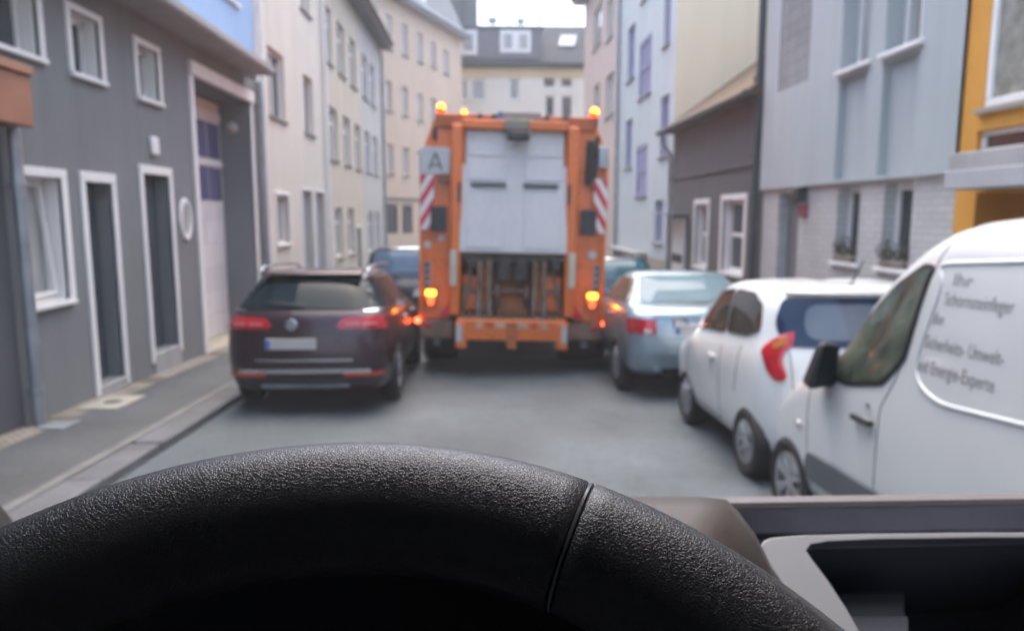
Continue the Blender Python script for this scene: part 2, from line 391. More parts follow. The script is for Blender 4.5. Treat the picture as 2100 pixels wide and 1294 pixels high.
def door(root, fr, q, depth, m, surround=.09, name='door', handle=True, panels=True):
    u0, u1, v0, v1 = q; mb = MB(); d0 = -depth + .006
    fr.box(mb, u0 + .002, u1 - .002, v0, v1 - .002, d0, d0 + .045)
    o = mb.build(name, m, root, bevel=.006)
    if panels:
        p = MB(); hw = (u1 - u0)
        for (z0, z1) in ((.12, .42), (.47, .9)):
            fr.box(p, u0 + .16 * hw, u1 - .16 * hw, v0 + z0 * (v1 - v0), v0 + z1 * (v1 - v0), d0 + .0455, d0 + .058)
        p.build('panel', m, o, bevel=.008)
    if handle:
        h = MB(); zz = v0 + 1.02; h.tube([fr.P(u0 + .08, zz, d0 + .045), fr.P(u0 + .08, zz, d0 + .095), fr.P(u0 + .19, zz, d0 + .095)], .011, 8); h.build('handle', M['alloy'], o, smooth=50)
    if surround:
        s = MB(); w_ = surround
        fr.box(s, u0 - w_, u1 + w_, v1, v1 + w_ * 1.2, -.03, .026); fr.box(s, u0 - w_, u0, v0 - .1, v1, -.03, .024); fr.box(s, u1, u1 + w_, v0 - .1, v1, -.03, .024)
        s.build('surround', M['white_render'], o, bevel=.006)
    return o
for q in (d1, d2):
    o = door(r, FL, q, .24, M['door_blue'])
    s = MB(); FL.box(s, q[0] - .02, q[1] + .02, q[2] - .3, q[2] - .003, -.2, .03); s.build('threshold', M['concrete'], o, bevel=.008)
# garage door with surround, glazed top, lamp in the reveal
mb = MB(); FL.box(mb, 11.305, 13.945, -.40, 3.78, -.612, -.56); g = mb.build('garage_door', M['garage_white'], r)
s = MB(); FL.box(s, 11.16, 14.06, 3.82, 4.02, -.03, .07); FL.box(s, 11.16, 11.30, -.45, 3.82, -.03, .03); FL.box(s, 13.95, 14.06, -.45, 3.82, -.03, .03); s.build('surround', M['white_render'], g, bevel=.01)
z = [2.05, 2.62, 2.78, 3.40]
for (a, b) in ((z[0], z[1]), (z[2], z[3])):
    for k in range(4):
        u0 = 11.4 + k * .63; p = MB(); FL.box(p, u0, u0 + .57, a, b, -.5595, -.545); p.build('pane', M['purple_glass'], g)
s = MB(); FL.box(s, 11.31, 13.94, z[1] + .03, z[2] - .03, -.5595, -.53); FL.box(s, 11.31, 13.94, z[3] + .06, z[3] + .2, -.5595, -.53); s.build('rail', M['white_frame'], g, bevel=.006)
s = MB(); FL.box(s, 11.3, 13.95, -.5, -.36, -.6, .02); s.build('sill', mat('sandstone', (.38, .34, .26), .85, var=.15, scale=4), g, bevel=.01)
lp = Vector((-4.62, 13.948, 3.36))
s = MB(); s.lathe([(.03, 0), (.10, 0), (.11, .03), (.09, .09), (.04, .12), (.001, .125)], Matrix.Translation(lp) @ Matrix.Rotation(PI / 2, 4, 'X'), 20); s.build('wall_lamp', mat('bulkhead_lamp', (.42, .38, .36), .3, var=.1), r, smooth=50)
# oval window and house number
ov = MB(); cu, cv = 10.74, 1.73
def ell(a, b, d, n=36): return [FL.P(cu + a * math.cos(2 * PI * k / n), cv + b * math.sin(2 * PI * k / n), d) for k in range(n)]
ov.rings([ell(.15, .235, -.02), ell(.145, .23, .03), ell(.19, .285, .035), ell(.2, .30, .02), ell(.2, .30, -.02)], False)
o = ov.build('oval_window', M['white_render'], r, smooth=40)
ov = MB(); ov.rings([ell(.146, .231, .004), ell(.146, .231, .012)], True); ov.build('pane', M['glass_curtain'], o)
s = MB(); u_, v_ = L(313, 300); FL.box(s, u_ - .1, u_ + .1, v_ - .12, v_ + .12, 0, .05); s.build('number_lamp', M['white_frame'], r, bevel=.02)
pipe(r, FL, 6.86, -.35, 2.75, .09, .055, name='downpipe')
pipe(r, FL, 14.36, -.5, 4.25, .08, .045)

# neighbour at the left edge: brown brick house with a projecting sign box
r = empty('dark_edge_house', (-4.3, 5, road(5)), 'dark rendered house cut off by the left edge, before the grey downpipe', 'house', world=True)
M['edge_wall'] = facade_mat('dark_slate_render', (.075, .08, .09), .2, .2)
M['brown_brick'] = facade_mat('brown_brick', (.115, .075, .06), .1, .15, .85, .5, (.24, .075, (.55, .5, .45)))
mb = MB(); hh = [(3.2, 4.3, .5, 1.9, .14)]; wall_with_holes(mb, FL, -4, 6.79, -1.2, 8, hh); shell(mb, FL, -4, 6.79, -1.2, 8, 8); mb.build('wall', M['edge_wall'], r)
window(r, FL, *hh[0][:4], depth=.14)
s = empty('sign_box', (-4.3, 6.2, 2.6), 'brown sign box projecting over the pavement at the left edge', 'sign', world=True)
u_, v_ = L(71, 262, .30)
mb = MB(); FL.box(mb, 4.4, u_, v_, v_ + .44, .005, .30); mb.build('box', mat('brown_sheet', (.30, .13, .075), .55, var=.1), s, bevel=.01)
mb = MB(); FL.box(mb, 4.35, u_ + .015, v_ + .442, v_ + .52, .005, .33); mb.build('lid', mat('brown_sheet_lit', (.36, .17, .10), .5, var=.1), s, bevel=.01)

# white house
M['white_wall'] = facade_mat('off_white_render', (.64, .605, .535), .07, .05)
M['grey_sill'] = mat('grey_stone_sill', (.20, .19, .18), .7, var=.2)
r = empty('white_house', (-4.3, 17.4, road(17.4)), 'off-white plain rendered house between the grey house and the beige terrace', 'house', world=True)
ws = [(15.25, 16.45, 3.78, 5.14), (18.12, 19.1, 3.76, 5.12), (15.25, 16.45, 6.62, 7.95), (18.12, 19.15, 6.62, 7.95), (15.4, 16.35, 1.18, 2.2)]
dd = [(17.62, 18.55, -.6, 2.36), (18.95, 19.95, -.6, 2.36)]
mb = MB(); wall_with_holes(mb, FL, 14.46, 20.35, -1.5, 9.4, [q + (.16,) for q in ws] + [q + (.2,) for q in dd]); shell(mb, FL, 14.46, 20.35, -1.5, 9.4, 8); mb.build('wall', M['white_wall'], r)
for i, q in enumerate(ws): window(r, FL, *q, depth=.16, pane='glass' if i in (0, 1) else 'glass_curtain', sillm='grey_sill' if i < 4 else None, surround=.07 if i == 4 else 0, mull=(.5,) if i < 4 else (), fw=.06)
for q in dd: door(r, FL, q, .2, mat('pale_blue_door', (.30, .33, .40), .5, var=.08), surround=.06)
mb = MB(); mb.prism([FL.P(14.46, 9.41, .35), FL.P(14.46, 12.5, -4), FL.P(14.46, 9.41, -8.2)], (0, 5.89, 0)); mb.build('roof', M['slate'], r)
pipe(r, FL, 20.25, -.8, 9.3, .08, .05, m='white_frame')
pipe(r, FL, 14.56, -.6, 9.3, .08, .04, m='white_frame')

# beige terrace house and lilac house behind it
M['beige_wall'] = facade_mat('beige_render', (.59, .53, .43), .09, .06)
M['lilac_wall'] = facade_mat('lilac_grey_render', (.52, .52, .51), .08, .05)
M['brown_eave'] = mat('brown_fascia_board', (.13, .10, .085), .6, var=.2)
def row_house(name, label, u0, u1, wallm, rows, doors, top=8.5):
    r = empty(name, (-4.3, (u0 + u1) / 2, road((u0 + u1) / 2)), label, 'house', world=True)
    holes = [q + (.15,) for q in rows] + [q + (.2,) for q in doors]
    mb = MB(); wall_with_holes(mb, FL, u0, u1, -2, top, holes); shell(mb, FL, u0, u1, -2, top, 8); mb.build('wall', wallm, r)
    for q in rows: window(r, FL, *q, depth=.15, pane='glass_curtain', sillm='grey_sill', fw=.07, trans=(.7,))
    for q in doors: door(r, FL, q, .2, M['door_blue'], surround=.07)
    mb = MB(); FL.box(mb, u0 + .01, u1 - .01, top + .004, top + .1, -.3, .42); mb.build('soffit', M['slate'], r)
    mb = MB(); FL.box(mb, u0 + .01, u1 - .01, top + .02, top + .30, .425, .46); mb.build('fascia', M['brown_eave'], r)
    mb = MB(); mb.tube([FL.P(u0 + .02, top + .22, .53), FL.P(u1 - .02, top + .22, .53)], .07, 12); mb.build('gutter', M['steel_dark'], r, smooth=40)
    mb = MB(); mb.prism([FL.P(u0 + .01, top + .12, .45), FL.P(u0 + .01, top + 3.6, -4), FL.P(u0 + .01, top + .12, -8.2)], (0, u1 - u0 - .02, 0)); ro = mb.build('roof', M['slate'], r)
    mb = MB(); FL.box(mb, u0 + 1, u0 + 1.7, top + 1.6, top + 4.6, -3.2, -2.5); mb.build('chimney', M['brown_brick'], ro, bevel=.02)
    return r
mid = [680, 708, 731, 751, 768]; topr = [673, 701, 725, 747, 764]
def cols(xs, w_, v0, v1): return [(L(x, 400)[0], L(x, 400)[0] + w_, v0, v1) for x in xs]
bt = cols(topr[:3], 1.15, 5.95, 7.45); bm_ = cols(mid[:3], 1.15, 3.35, 4.8); bg_ = cols([686, 712], 1.15, .55, 2.0)
lt = cols([749, 764.5], 1.2, 5.95, 7.45); lm = cols([751, 767], 1.2, 3.35, 4.8); lg = cols([753, 768], 1.3, .4, 1.9)
row_house('beige_house', 'beige terraced house with a dark overhanging eave beyond the white house', 20.36, 26.5, M['beige_wall'], bt + bm_ + bg_, [(24.75, 25.7, -1.0, 1.35)])
r = row_house('lilac_house', 'lilac grey terraced house between the beige house and the angled pink house', 26.51, 31.6, M['lilac_wall'], lt + lm + lg, [])
pipe(r, FL, 31.5, -1.2, 8.4, .08, .06)

# pink house set at an angle where the street bends
def place(fr, px, py):
    d = ray(px, py); t = (fr.O - EYEP).dot(fr.N) / d.dot(fr.N); p = EYEP + d * t
    return (p - Vector((fr.O.x, fr.O.y, p.z))).dot(fr.U), p.z
a = math.radians(20.4)
FP = Frame((-4.35, 31.65, 0), (math.sin(a), math.cos(a), 0), (math.cos(a), -math.sin(a), 0))
M['pink_wall'] = facade_mat('salmon_render', (.66, .525, .415), .07, .05)
r = empty('pink_house', (-3, 36, road(36)), 'salmon pink corner house standing at an angle, left of the truck roof', 'house', world=True)
uE = place(FP, 948, 300)[0]; vE = place(FP, 950, 86)[1]
ws = []
def win_px(fr, x0, x1, y0, y1): # left top corner and left bottom corner rule the height
    u0, v1 = place(fr, x0, y0); u1, _ = place(fr, x1, y0); v0 = place(fr, x0, y1)[1]; return (u0, u1, v0, v1)
tops = [(791, 803, 28, 98), (823, 836, 48, 112), (855, 867, 66, 126), (883, 894, 84, 136), (909, 920, 100, 150)]
mids = [(791, 803, 164, 226), (823, 836, 177, 235), (855, 867, 190, 246), (883, 894, 200, 250)]
lows = [(794, 807, 295, 356), (825, 838, 302, 360), (856, 868, 308, 364)]
for q in tops + mids + lows: ws.append(win_px(FP, *q))
sh = [win_px(FP, 792, 816, 418, 480), win_px(FP, 824, 846, 420, 480)]
mb = MB(); wall_with_holes(mb, FP, 0, uE, -2.2, vE, [q + (.15,) for q in ws] + [q + (.1,) for q in sh]); shell(mb, FP, 0, uE, -2.2, vE, 7); mb.build('wall', M['pink_wall'], r)
for q in ws: window(r, FP, *q, depth=.15, pane='glass_curtain', sillm='grey_sill', fw=.07, mull=(.5,))
M['dark_frame'] = mat('dark_shop_frame', (.05, .055, .06), .4, var=.1)
for q in sh: window(r, FP, *q, depth=.1, pane='glass', frame='dark_frame', sill=False, fw=.12, name='shop_window', mull=(.5,))
mb = MB(); v0 = place(FP, 800, 497)[1]; v1 = place(FP, 800, 410)[1]
FP.box(mb, .05, uE - .05, v1, v1 + .12, .003, .05); mb.build('cornice', M['grey_sill'], r, bevel=.01)
mb = MB(); FP.box(mb, -.2, uE + .15, vE + .005, vE + .14, -.3, .42); mb.build('eave', M['concrete'], r, bevel=.02)
mb = MB(); FP.box(mb, -.2, uE + .15, vE + .145, vE + .3, .05, .5); mb.build('gutter', M['zinc'], r, bevel=.03)
mb = MB(); q = [FP.P(-.1, vE + .145, .3), FP.P(-.1, vE + 4.2, -1.7), FP.P(-.1, vE + 5, -6.9), FP.P(-.1, vE + .145, -6.9)]
mb.prism(q, FP.U * (uE + .15)); ro = mb.build('roof', M['slate'], r)
mb = MB(); u_ = place(FP, 848, 10)[0]; FP.box(mb, u_, u_ + 1.3, vE + .6, vE + 2.6, -1.6, .02); dm = mb.build('dormer', M['white_frame'], ro, bevel=.02)
mb = MB(); FP.box(mb, u_ + .15, u_ + 1.15, vE + .9, vE + 2.3, .021, .03); mb.build('pane', M['glass_curtain'], dm)

# slate clad block far behind
r = empty('slate_block', (-4, 54, road(54)), 'tall slate clad block rising behind the pink house against the sky', 'building', world=True)
mb = MB(); x1 = atY(978, 30, 52).x; mb.box(-9, x1, 52, 60, -3, 21); mb.build('wall', M['slate'], r)
mb = MB()
for x in (x1 - .95, x1 - 2.2, x1 - 3.6): mb.box(x - .16, x + .16, 51.9, 51.999, 8, 21)
mb.build('rib', mat('dark_slate_rib', (.04, .045, .06), .6), r)

# house closing the view
FE = Frame((0, 42, 0), (1, 0, 0), (0, -1, 0))
r = empty('end_house', (2, 42, road(42)), 'cream house with slate mansard roof and satellite dishes closing the street behind the truck', 'house', world=True)
E_ = lambda px, py: place(FE, px, py)
x0, x1 = -3.4, 8.0; ve = E_(1070, 140)[1]
def wpx(x0, x1, y0, y1): a = E_(x0, y0); b = E_(x1, y1); return (a[0], b[0], b[1], a[1])
we = [wpx(946, 960, 162, 205), wpx(966, 996, 162, 205), wpx(1044, 1065, 160, 205), wpx(1113, 1139, 158, 181), wpx(1149, 1175, 158, 181), wpx(1117, 1138, 196, 246), wpx(1150, 1174, 196, 246), wpx(962, 1000, 290, 350), wpx(1110, 1150, 290, 350)]
M['cream_wall'] = facade_mat('cream_render', (.77, .73, .645), .05, .05)
M['warm_eave_light'] = facade_mat('warm_eave_light', (.68, .55, .34), .05, .05)
M['red_blind'] = mat('dark_red_blind_glass', (.10, .055, .075), .1, var=.2)
mb = MB(); wall_with_holes(mb, FE, x0, x1, -3.2, ve, [q + (.14,) for q in we]); shell(mb, FE, x0, x1, -3.2, ve, 9); mb.build('wall', M['cream_wall'], r)
mb = MB(); FE.box(mb, x0, x1, ve - .52, ve - .004, .002, .03); mb.build('eave_light_band', M['warm_eave_light'], r)  # yellowish reflected light under the eaves, painted as a band
for i, q in enumerate(we): window(r, FE, *q, depth=.14, pane='red_blind' if i in (3, 4) else ('glass' if i in (6, 5) else 'glass_curtain'), sill=i not in (3, 4, 5, 6), fw=.09 if i > 2 else .08, sillm='white_frame')
vr = atY(1070, 54, 43.5).z
M['roof_slate'] = facade_mat('dark_roof_slate', (.036, .05, .068), .2, .2, .75, .2, (.3, .16, (.5, .5, .55)))
mb = MB(); mb.prism([FE.P(x0, ve + .003, .35), FE.P(x0, ve + .22, .42), FE.P(x0, vr, -1.5), FE.P(x0, vr - .4, -7), FE.P(x0, ve, -9)], (x1 - x0, 0, 0)); ro = mb.build('roof', M['roof_slate'], r)
M['slate_pale'] = facade_mat('pale_slate_cheek', (.19, .19, .215), .1, .12, .6, .2, (.3, .16, (.55, .55, .6)))
a_ = E_(938, 60); b_ = E_(1108, 124)
mb = MB(); FE.box(mb, a_[0], b_[0], b_[1], a_[1] - .05, -1.6, .32); dm = mb.build('dormer', M['slate_pale'], ro, bevel=.02)
mb = MB(); FE.box(mb, a_[0] - .1, b_[0] + .1, a_[1] - .05, a_[1] + .09, -1.7, .42); mb.build('dormer_roof', M['slate'], ro)
def dwin(x0, x1, y0, y1):
    q = wpx(x0, x1, y0, y1); n = 2 if x1 - x0 > 40 else 1
    mb = MB(); FE.box(mb, *q, .322, .37); o = mb.build('dormer_window', M['white_frame'], ro, bevel=.02)
    w_ = q[1] - q[0]
    for k in range(n):
        g = MB(); FE.box(g, q[0] + w_ * (k / n) + .2, q[0] + w_ * ((k + 1) / n) - .2, q[2] + .22, q[3] - .24, .372, .38); g.build('pane', M['glass_curtain'], o)
dwin(1025, 1088, 65, 112); dwin(942, 979, 64, 116)
def on_roof(px, py):
    u, v = E_(px, py); dd_ = .42
    for _ in range(6): dd_ = .42 - 1.92 * (v - ve - .22) / (vr - ve - .22); v = atY(px, py, 42 - dd_).z
    return FE.P(atY(px, py, 42 - dd_).x, v, dd_)
sk = MB(); tilt = [on_roof(1144, 97), on_roof(1178, 97), on_roof(1183, 75), on_roof(1150, 75)]
sk.prism([p + Vector((0, .03, -.03)) for p in tilt], (0, -.10, .09)); sk.build('skylight', mat('skylight_glass', (.32, .36, .42), .05, var=.1), ro)
M['dish'] = mat('grey_dish', (.22, .25, .26), .5, .2, var=.15)
for (px, py, rr) in ((1010, 41, .29), (1068, 43, .26), (1107, 42, .16)):
    c = atY(px, py, 43.6); s = MB(); s.lathe([(.001, .07), (rr * .5, .055), (rr * .85, .02), (rr, -.03), (rr * .85, .005), (rr * .5, .04), (.001, .055)], Matrix.Translation(c) @ Matrix.Rotation(math.radians(72), 4, 'X'), 22)
    s.tube([c + Vector((0, .05, 0)), c + Vector((0, .1, -.9))], .03, 8); s.tube([c, c + Vector((0, .35, -.1))], .015, 6); s.build('satellite_dish', M['dish'], ro, smooth=50)
c = atY(1044, 50, 43.6); t_ = atY(1044, 8, 43.6); s = MB(); s.tube([c - Vector((0, 0, .5)), t_], .022, 8)
for k in range(4): s.box(t_.x - .16 + k * .02, t_.x + .16 - k * .02, 43.59, 43.61, t_.z - .12 - k * .12, t_.z - .105 - k * .12)
s.build('antenna', M['steel_dark'], ro)

# ------------------------------------------------------------------ right row of houses
FR = Frame((4.6, 0, 0), (0, 1, 0), (-1, 0, 0))
def R(px, py, d=0.0): p = atX(px, py, 4.6 - d); return p.y, p.z
def rpx(xl, xr, y0, y1, d=0.0):     # xl is the far edge, heights read at the far edge
    u1, v1 = R(xl, y0, d); u0 = R(xr, y0, d)[0]; v0 = R(xl, y1, d)[1]; return (u0, u1, v0, v1)
M['pink2_wall'] = facade_mat('dusky_pink_render', (.57, .46, .41), .07, .05)
r = empty('dusky_pink_house', (4.6, 30, road(30)), 'dusky pink tall house right of the truck with an overhanging eave', 'house', world=True)
ws = [rpx(1218, 1234, 28, 107), rpx(1246, 1258, 5, 86), rpx(1219, 1230, 180, 222), rpx(1243, 1259, 161, 244)]
vt = R(1200, 10)[1]
mb = MB(); wall_with_holes(mb, FR, 25.65, 34.7, -2, vt, [q + (.15,) for q in ws]); shell(mb, FR, 25.65, 34.7, -2, vt, 8); mb.build('wall', M['pink2_wall'], r)
for q in ws: window(r, FR, *q, depth=.15, pane='glass_curtain', sillm='grey_sill', fw=.07)
mb = MB(); FR.box(mb, 25.65, 35.0, vt + .003, vt + .16, -.2, .55); mb.build('eave', M['concrete'], r, bevel=.02)
mb = MB(); FR.box(mb, 25.65, 35.05, vt + .163, vt + .34, .2, .66); mb.build('gutter', M['slate'], r, bevel=.04)
mb = MB(); mb.prism([FR.P(25.65, vt + .17, .45), FR.P(25.65, vt + 4, -4), FR.P(25.65, vt + .17, -8.3)], (0, 9.3, 0)); mb.build('roof', M['slate'], r)

M['pale_blue_wall'] = facade_mat('pale_blue_white_render', (.50, .555, .585), .07, .05)
M['gable_cream'] = facade_mat('cream_gable', (.84, .76, .55), .04, .05)
M['violet_shade'] = mat('violet_shutter', (.22, .23, .42), .35, var=.12, scale=2)
M['violet_frame'] = mat('violet_grey_frame', (.24, .255, .40), .5, var=.08)
M['tan_plinth'] = facade_mat('tan_plinth', (.34, .31, .265), .12, .1)
r = empty('pale_blue_house', (4.6, 22, road(22)), 'tall pale blue house with violet stair windows and a bare cream gable', 'house', world=True)
ws = [rpx(1288, 1303, 63, 170), rpx(1364, 1377, -30, 96), rpx(1283, 1297, 251, 347), rpx(1355, 1373, 202, 323), rpx(1343, 1361, 412, 497), rpx(1318, 1340, -90, 5)]
vs_ = [rpx(1312, 1337, 92, 205), rpx(1306, 1328, 302, 404)]
gq = rpx(1266, 1326, 475, 600)
mb = MB(); wall_with_holes(mb, FR, 18.05, 25.64, .62, 11.8, [q + (.14,) for q in ws] + [q + (.06,) for q in vs_]); mb.build('wall', M['pale_blue_wall'], r)
mb = MB(); wall_with_holes(mb, FR, 18.05, 25.64, -2, .619, [(gq[0], gq[1], -1.5, .62, .3)]); mb.build('plinth', M['tan_plinth'], r)
mb = MB(); FR.box(mb, gq[0] - .1, gq[1] + .1, .63, .72, .003, .35); mb.build('door_canopy', M['concrete'], r, bevel=.01)
mb = MB(); FR.box(mb, gq[0], gq[1], -1.2, .60, -.29, -.24); gd = mb.build('garage_door', M['tan_plinth'], r)
mb = MB()
for k in range(5): u_ = gq[0] + (gq[1] - gq[0]) * k / 4; FR.box(mb, u_ - .05, u_ + .05, -1.2, .60, -.238, -.2)
mb.build('post', M['white_frame'], gd)
shell_ = MB(); shell(shell_, FR, 18.05, 25.64, -2, 11.8, 9.5); shell_.build('gable_wall', M['gable_cream'], r)
for q in ws: window(r, FR, *q, depth=.14, pane='violet_shade', frame='violet_frame', sillm='grey_sill', fw=.09)
for q in vs_: window(r, FR, *q, depth=.06, pane='violet_shade', frame='violet_frame', sillm='grey_sill', fw=.13, name='stair_window', trans=(.5,), label='large violet stair window')
pipe(r, FR, 25.5, -1, 11.7, .08, .06)
M['roof_tile'] = facade_mat('weathered_roof_tile', (.135, .092, .055), .3, .3, .9, .6, (.22, .17, (.4, .35, .3)))
M['dark_wall'] = facade_mat('dark_grey_render', (.115, .11, .11), .1, .1, .9, .5)
r = empty('dark_grey_house', (4.6, 15, road(15)), 'low dark grey house with brown tiled roof below the cream gable', 'house', world=True)
ws = [rpx(1484, 1529, 412, 556), rpx(1428, 1453, 420, 545)]
vg = 3.72
mb = MB(); wall_with_holes(mb, FR, 12.13, 18.03, -2, vg, [q + (.2,) for q in ws]); shell(mb, FR, 12.13, 18.03, -2, vg, 8.5); mb.build('wall', M['dark_wall'], r)
for q in ws: window(r, FR, *q, depth=.2, surround=.11, reveal=True, trans=(.52,), fw=.08, pane='glass')
mb = MB(); FR.box(mb, 12.14, 17.98, 2.62, 2.70, .002, .045); mb.build('string_course', M['dark_wall'], r, bevel=.01)
pa = [FR.P(12.14, vg + .0, .28), FR.P(12.14, vg + .10, .30), FR.P(12.14, vg + .10 + 4.5 * .72, -4.2), FR.P(12.14, vg, -8.6)]
mb = MB(); mb.prism(pa, (0, 5.9, 0)); ro = mb.build('roof', M['roof_tile'], r)
mb = MB()
for k in range(5):
    dd_ = .1 - k * .75; FR.box(mb, 12.2 + (k * 1.7) % 4.2, 12.5 + (k * 1.7) % 4.2, vg + .12 + (.3 - dd_) * .72, vg + .22 + (.3 - dd_) * .72, dd_ - .2, dd_)
mb.build('roof_vent', M['roof_tile'], ro)
mb = MB(); mb.tube([FR.P(12.1, vg + .03, .36), FR.P(18.2, vg + .03, .36)], .06, 12); mb.build('gutter', M['steel_dark'], r, smooth=40)
mb = MB(); mb.tube([FR.P(17.85, vg, .36), FR.P(17.9, vg - .25, .30), FR.P(17.95, vg - .5, .09), FR.P(17.95, -.8, .09)], .05, 10); mb.build('downpipe', M['zinc'], r, smooth=40)
mb = MB(); mb.tube([FR.P(12.2, 8.5, .10), FR.P(12.2, -.6, .10)], .06, 10); mb.build('downpipe', mat('dark_green_pipe', (.03, .045, .05), .5), r, smooth=40)
q = rpx(1384, 1408, 446, 590); mb = MB(); FR.box(mb, q[0], q[1], -1.0, q[3], .005, .05); o = mb.build('side_door', M['white_frame'], r, bevel=.01)
mb = MB(); FR.box(mb, q[0] + .1, q[1] - .1, q[3] - 1.05, q[3] - .85, .052, .07); mb.build('letter_flap', M['black_plastic'], o)
mb = MB(); FR.box(mb, q[0] - .2, q[1] + .25, q[3] + .06, q[3] + .11, .005, .55); mb.build('door_canopy', M['zinc'], r, bevel=.01)

M['bluegrey_wall'] = facade_mat('pale_blue_grey_render', (.385, .43, .445), .06, .05, .85, .4)
M['glazed_brick'] = facade_mat('white_glazed_brick', (.54, .56, .56), .08, .05, .35, .3, (.24, .075, (.72, .72, .72)))
M['glass_block'] = facade_mat('glass_block_panel', (.28, .30, .31), .12, .2, .15, .1, (.19, .19, (.6, .6, .6)))
r = empty('blue_grey_house', (4.6, 9.5, road(9.5)), 'pale blue grey house with white glazed brick ground floor behind the white cars', 'house', world=True)
u1w = rpx(1736, 1800, -120, 138); u2w = rpx(1832, 1912, -150, 100)
up = [(8.80, 9.50, 3.60, 5.3), (7.75, 8.45, 3.60, 5.3)]; pan = [(8.80, 9.50, 2.24, 3.50), (7.75, 8.45, 2.24, 3.50)]
gb = (10.42, 11.50, 3.66, 5.05)
mb = MB(); wall_with_holes(mb, FR, 7.03, 12.09, 2.21, 8.8, [q + (.26,) for q in up] + [q + (.09,) for q in pan] + [gb + (.06,)], d=.07); mb.build('wall', M['bluegrey_wall'], r)
mb = MB(); FR.box(mb, 7.03, 12.09, 2.195, 2.209, -.05, .07); mb.build('ledge', M['bluegrey_wall'], r)
gws = [(8.92, 9.50, 1.2, 2.15), (7.80, 8.38, 1.2, 2.15)]; dq = (10.66, 11.42, -.7, 2.12)
mb = MB(); wall_with_holes(mb, FR, 7.03, 12.09, -2, 2.2, [q + (.2,) for q in gws] + [dq + (.22,)]); mb.build('brick_base', M['glazed_brick'], r)
sh_ = MB(); shell(sh_, FR, 7.03, 12.09, -2, 8.8, 9); sh_.build('side_wall', M['bluegrey_wall'], r)
for q in up: window(r, FR, *q, depth=.26, base=.07, pane='glass_curtain', fw=.07, mull=(.5,))
for q in gws: window(r, FR, *q, depth=.2, pane='glass', fw=.08)
mb = MB(); FR.box(mb, *gb, .015, .05); mb.build('glass_block_window', M['glass_block'], r)
door(r, FR, dq, .22, mat('grey_house_door', (.17, .175, .185), .5, var=.1), surround=0)
c = R(1651, 400); mb = MB(); FR.box(mb, c[0] - .09, c[0] + .09, c[1] - .11, c[1] + .11, 0.003, .16); mb.build('wall_lamp', M['black_plastic'], r, bevel=.02)
c = R(1651, 431); mb = MB(); FR.box(mb, c[0] - .1, c[0] + .1, c[1] - .1, c[1] + .08, 0.003, .05); mb.build('red_plate', mat('dark_red_plate', (.25, .05, .06), .4), r, bevel=.01)
M['plant'] = mat('dry_plant', (.075, .07, .05), .8, var=.5, scale=30)
for i, q in enumerate(gws):
    fb = empty('flower_box', (4.6, (q[0] + q[1]) / 2, q[2]), 'withered flower box on the sill of the %s brick window of the blue grey house' % ('left' if i == 0 else 'right'), 'flower box', 'flower boxes on window sills', world=True)
    mb = MB(); FR.box(mb, q[0] + .05, q[1] - .05, q[2] + .002, q[2] + .09, -.04, .05); mb.build('box', mat('terracotta_box', (.22, .19, .17), .7, var=.2), fb, bevel=.01)
    mb = MB()
    for k in range(170):
        u_ = random.uniform(q[0], q[1]); v_ = q[2] + .08 + abs(random.gauss(0, .09)); d_ = random.uniform(-.04, .07); s = random.uniform(.012, .03); b = FR.P(u_, v_, d_)
        e1 = Vector((random.gauss(0, 1), random.gauss(0, 1), random.gauss(0, 1))).normalized() * s; e2 = e1.cross(Vector((random.gauss(0, 1), random.gauss(0, 1), random.gauss(0, 1)))).normalized() * s * .6
        mb.add([b - e1, b + e2, b + e1, b - e2], [(0, 1, 2, 3)])
    for k in range(26):
        u_ = random.uniform(q[0], q[1]); mb.tube([FR.P(u_, q[2] + .08, .0), FR.P(u_ + random.gauss(0, .05), q[2] + random.uniform(.15, .3), .0 + random.gauss(0, .04))], .004, 5)
    mb.build('plant', M['plant'], fb)
mb = MB(); mb.prism([FR.P(7.03, 8.81, .3), FR.P(7.03, 11.5, -4), FR.P(7.03, 8.81, -9)], (0, 5.06, 0)); mb.build('roof', M['slate'], r)

M['ochre_wall'] = facade_mat('ochre_yellow_render', (.62, .29, .04), .06, .06)
M['textured_glass'] = mat('textured_glass', (.27, .27, .235), .22, var=.35, scale=6, bump=.6, bscale=30, var2=.35)
r = empty('ochre_house', (4.6, 4.5, road(4.5)), 'ochre yellow building with large patterned glass window and concrete entrance canopy at the right edge', 'building', world=True)
big = (2.6, 6.72, 2.76, 6.2); strip = (2.6, 6.78, 2.35, 2.56)
mb = MB(); wall_with_holes(mb, FR, -1, 7.02, 2.34, 8, [big + (.06,), strip + (.1,)], d=.04); wall_with_holes(mb, FR, -1, 7.02, -2, 2.339, [(-.5, 6.72, -2, 2.0, 1.2)], d=.04); shell(mb, FR, -1, 7.02, -2, 8, 9); mb.build('wall', M['ochre_wall'], r)
window(r, FR, *big, depth=.06, base=.04, pane='textured_glass', fw=.075, mull=(.33, .66), sillm='tan_plinth')
window(r, FR, *strip, depth=.1, base=.04, pane='glass', fw=.05, sill=False, name='strip_window')
mb = MB(); FR.box(mb, -.5, 6.74, 2.19, 2.35, .042, .32); cn = mb.build('entrance_canopy', M['concrete'], r, bevel=.01)
mb = MB(); FR.box(mb, -.4, 6.62, 2.02, 2.187, .042, .42); mb.build('canopy_fascia', mat('pale_fascia', (.36, .37, .39), .6, var=.06), cn, bevel=.01)
mb = MB(); FR.box(mb, -.5, 6.715, -1.2, 1.95, -1.15, -1.1); mb.build('entrance_door', mat('dark_red_door', (.05, .03, .03), .4, var=.3), r)
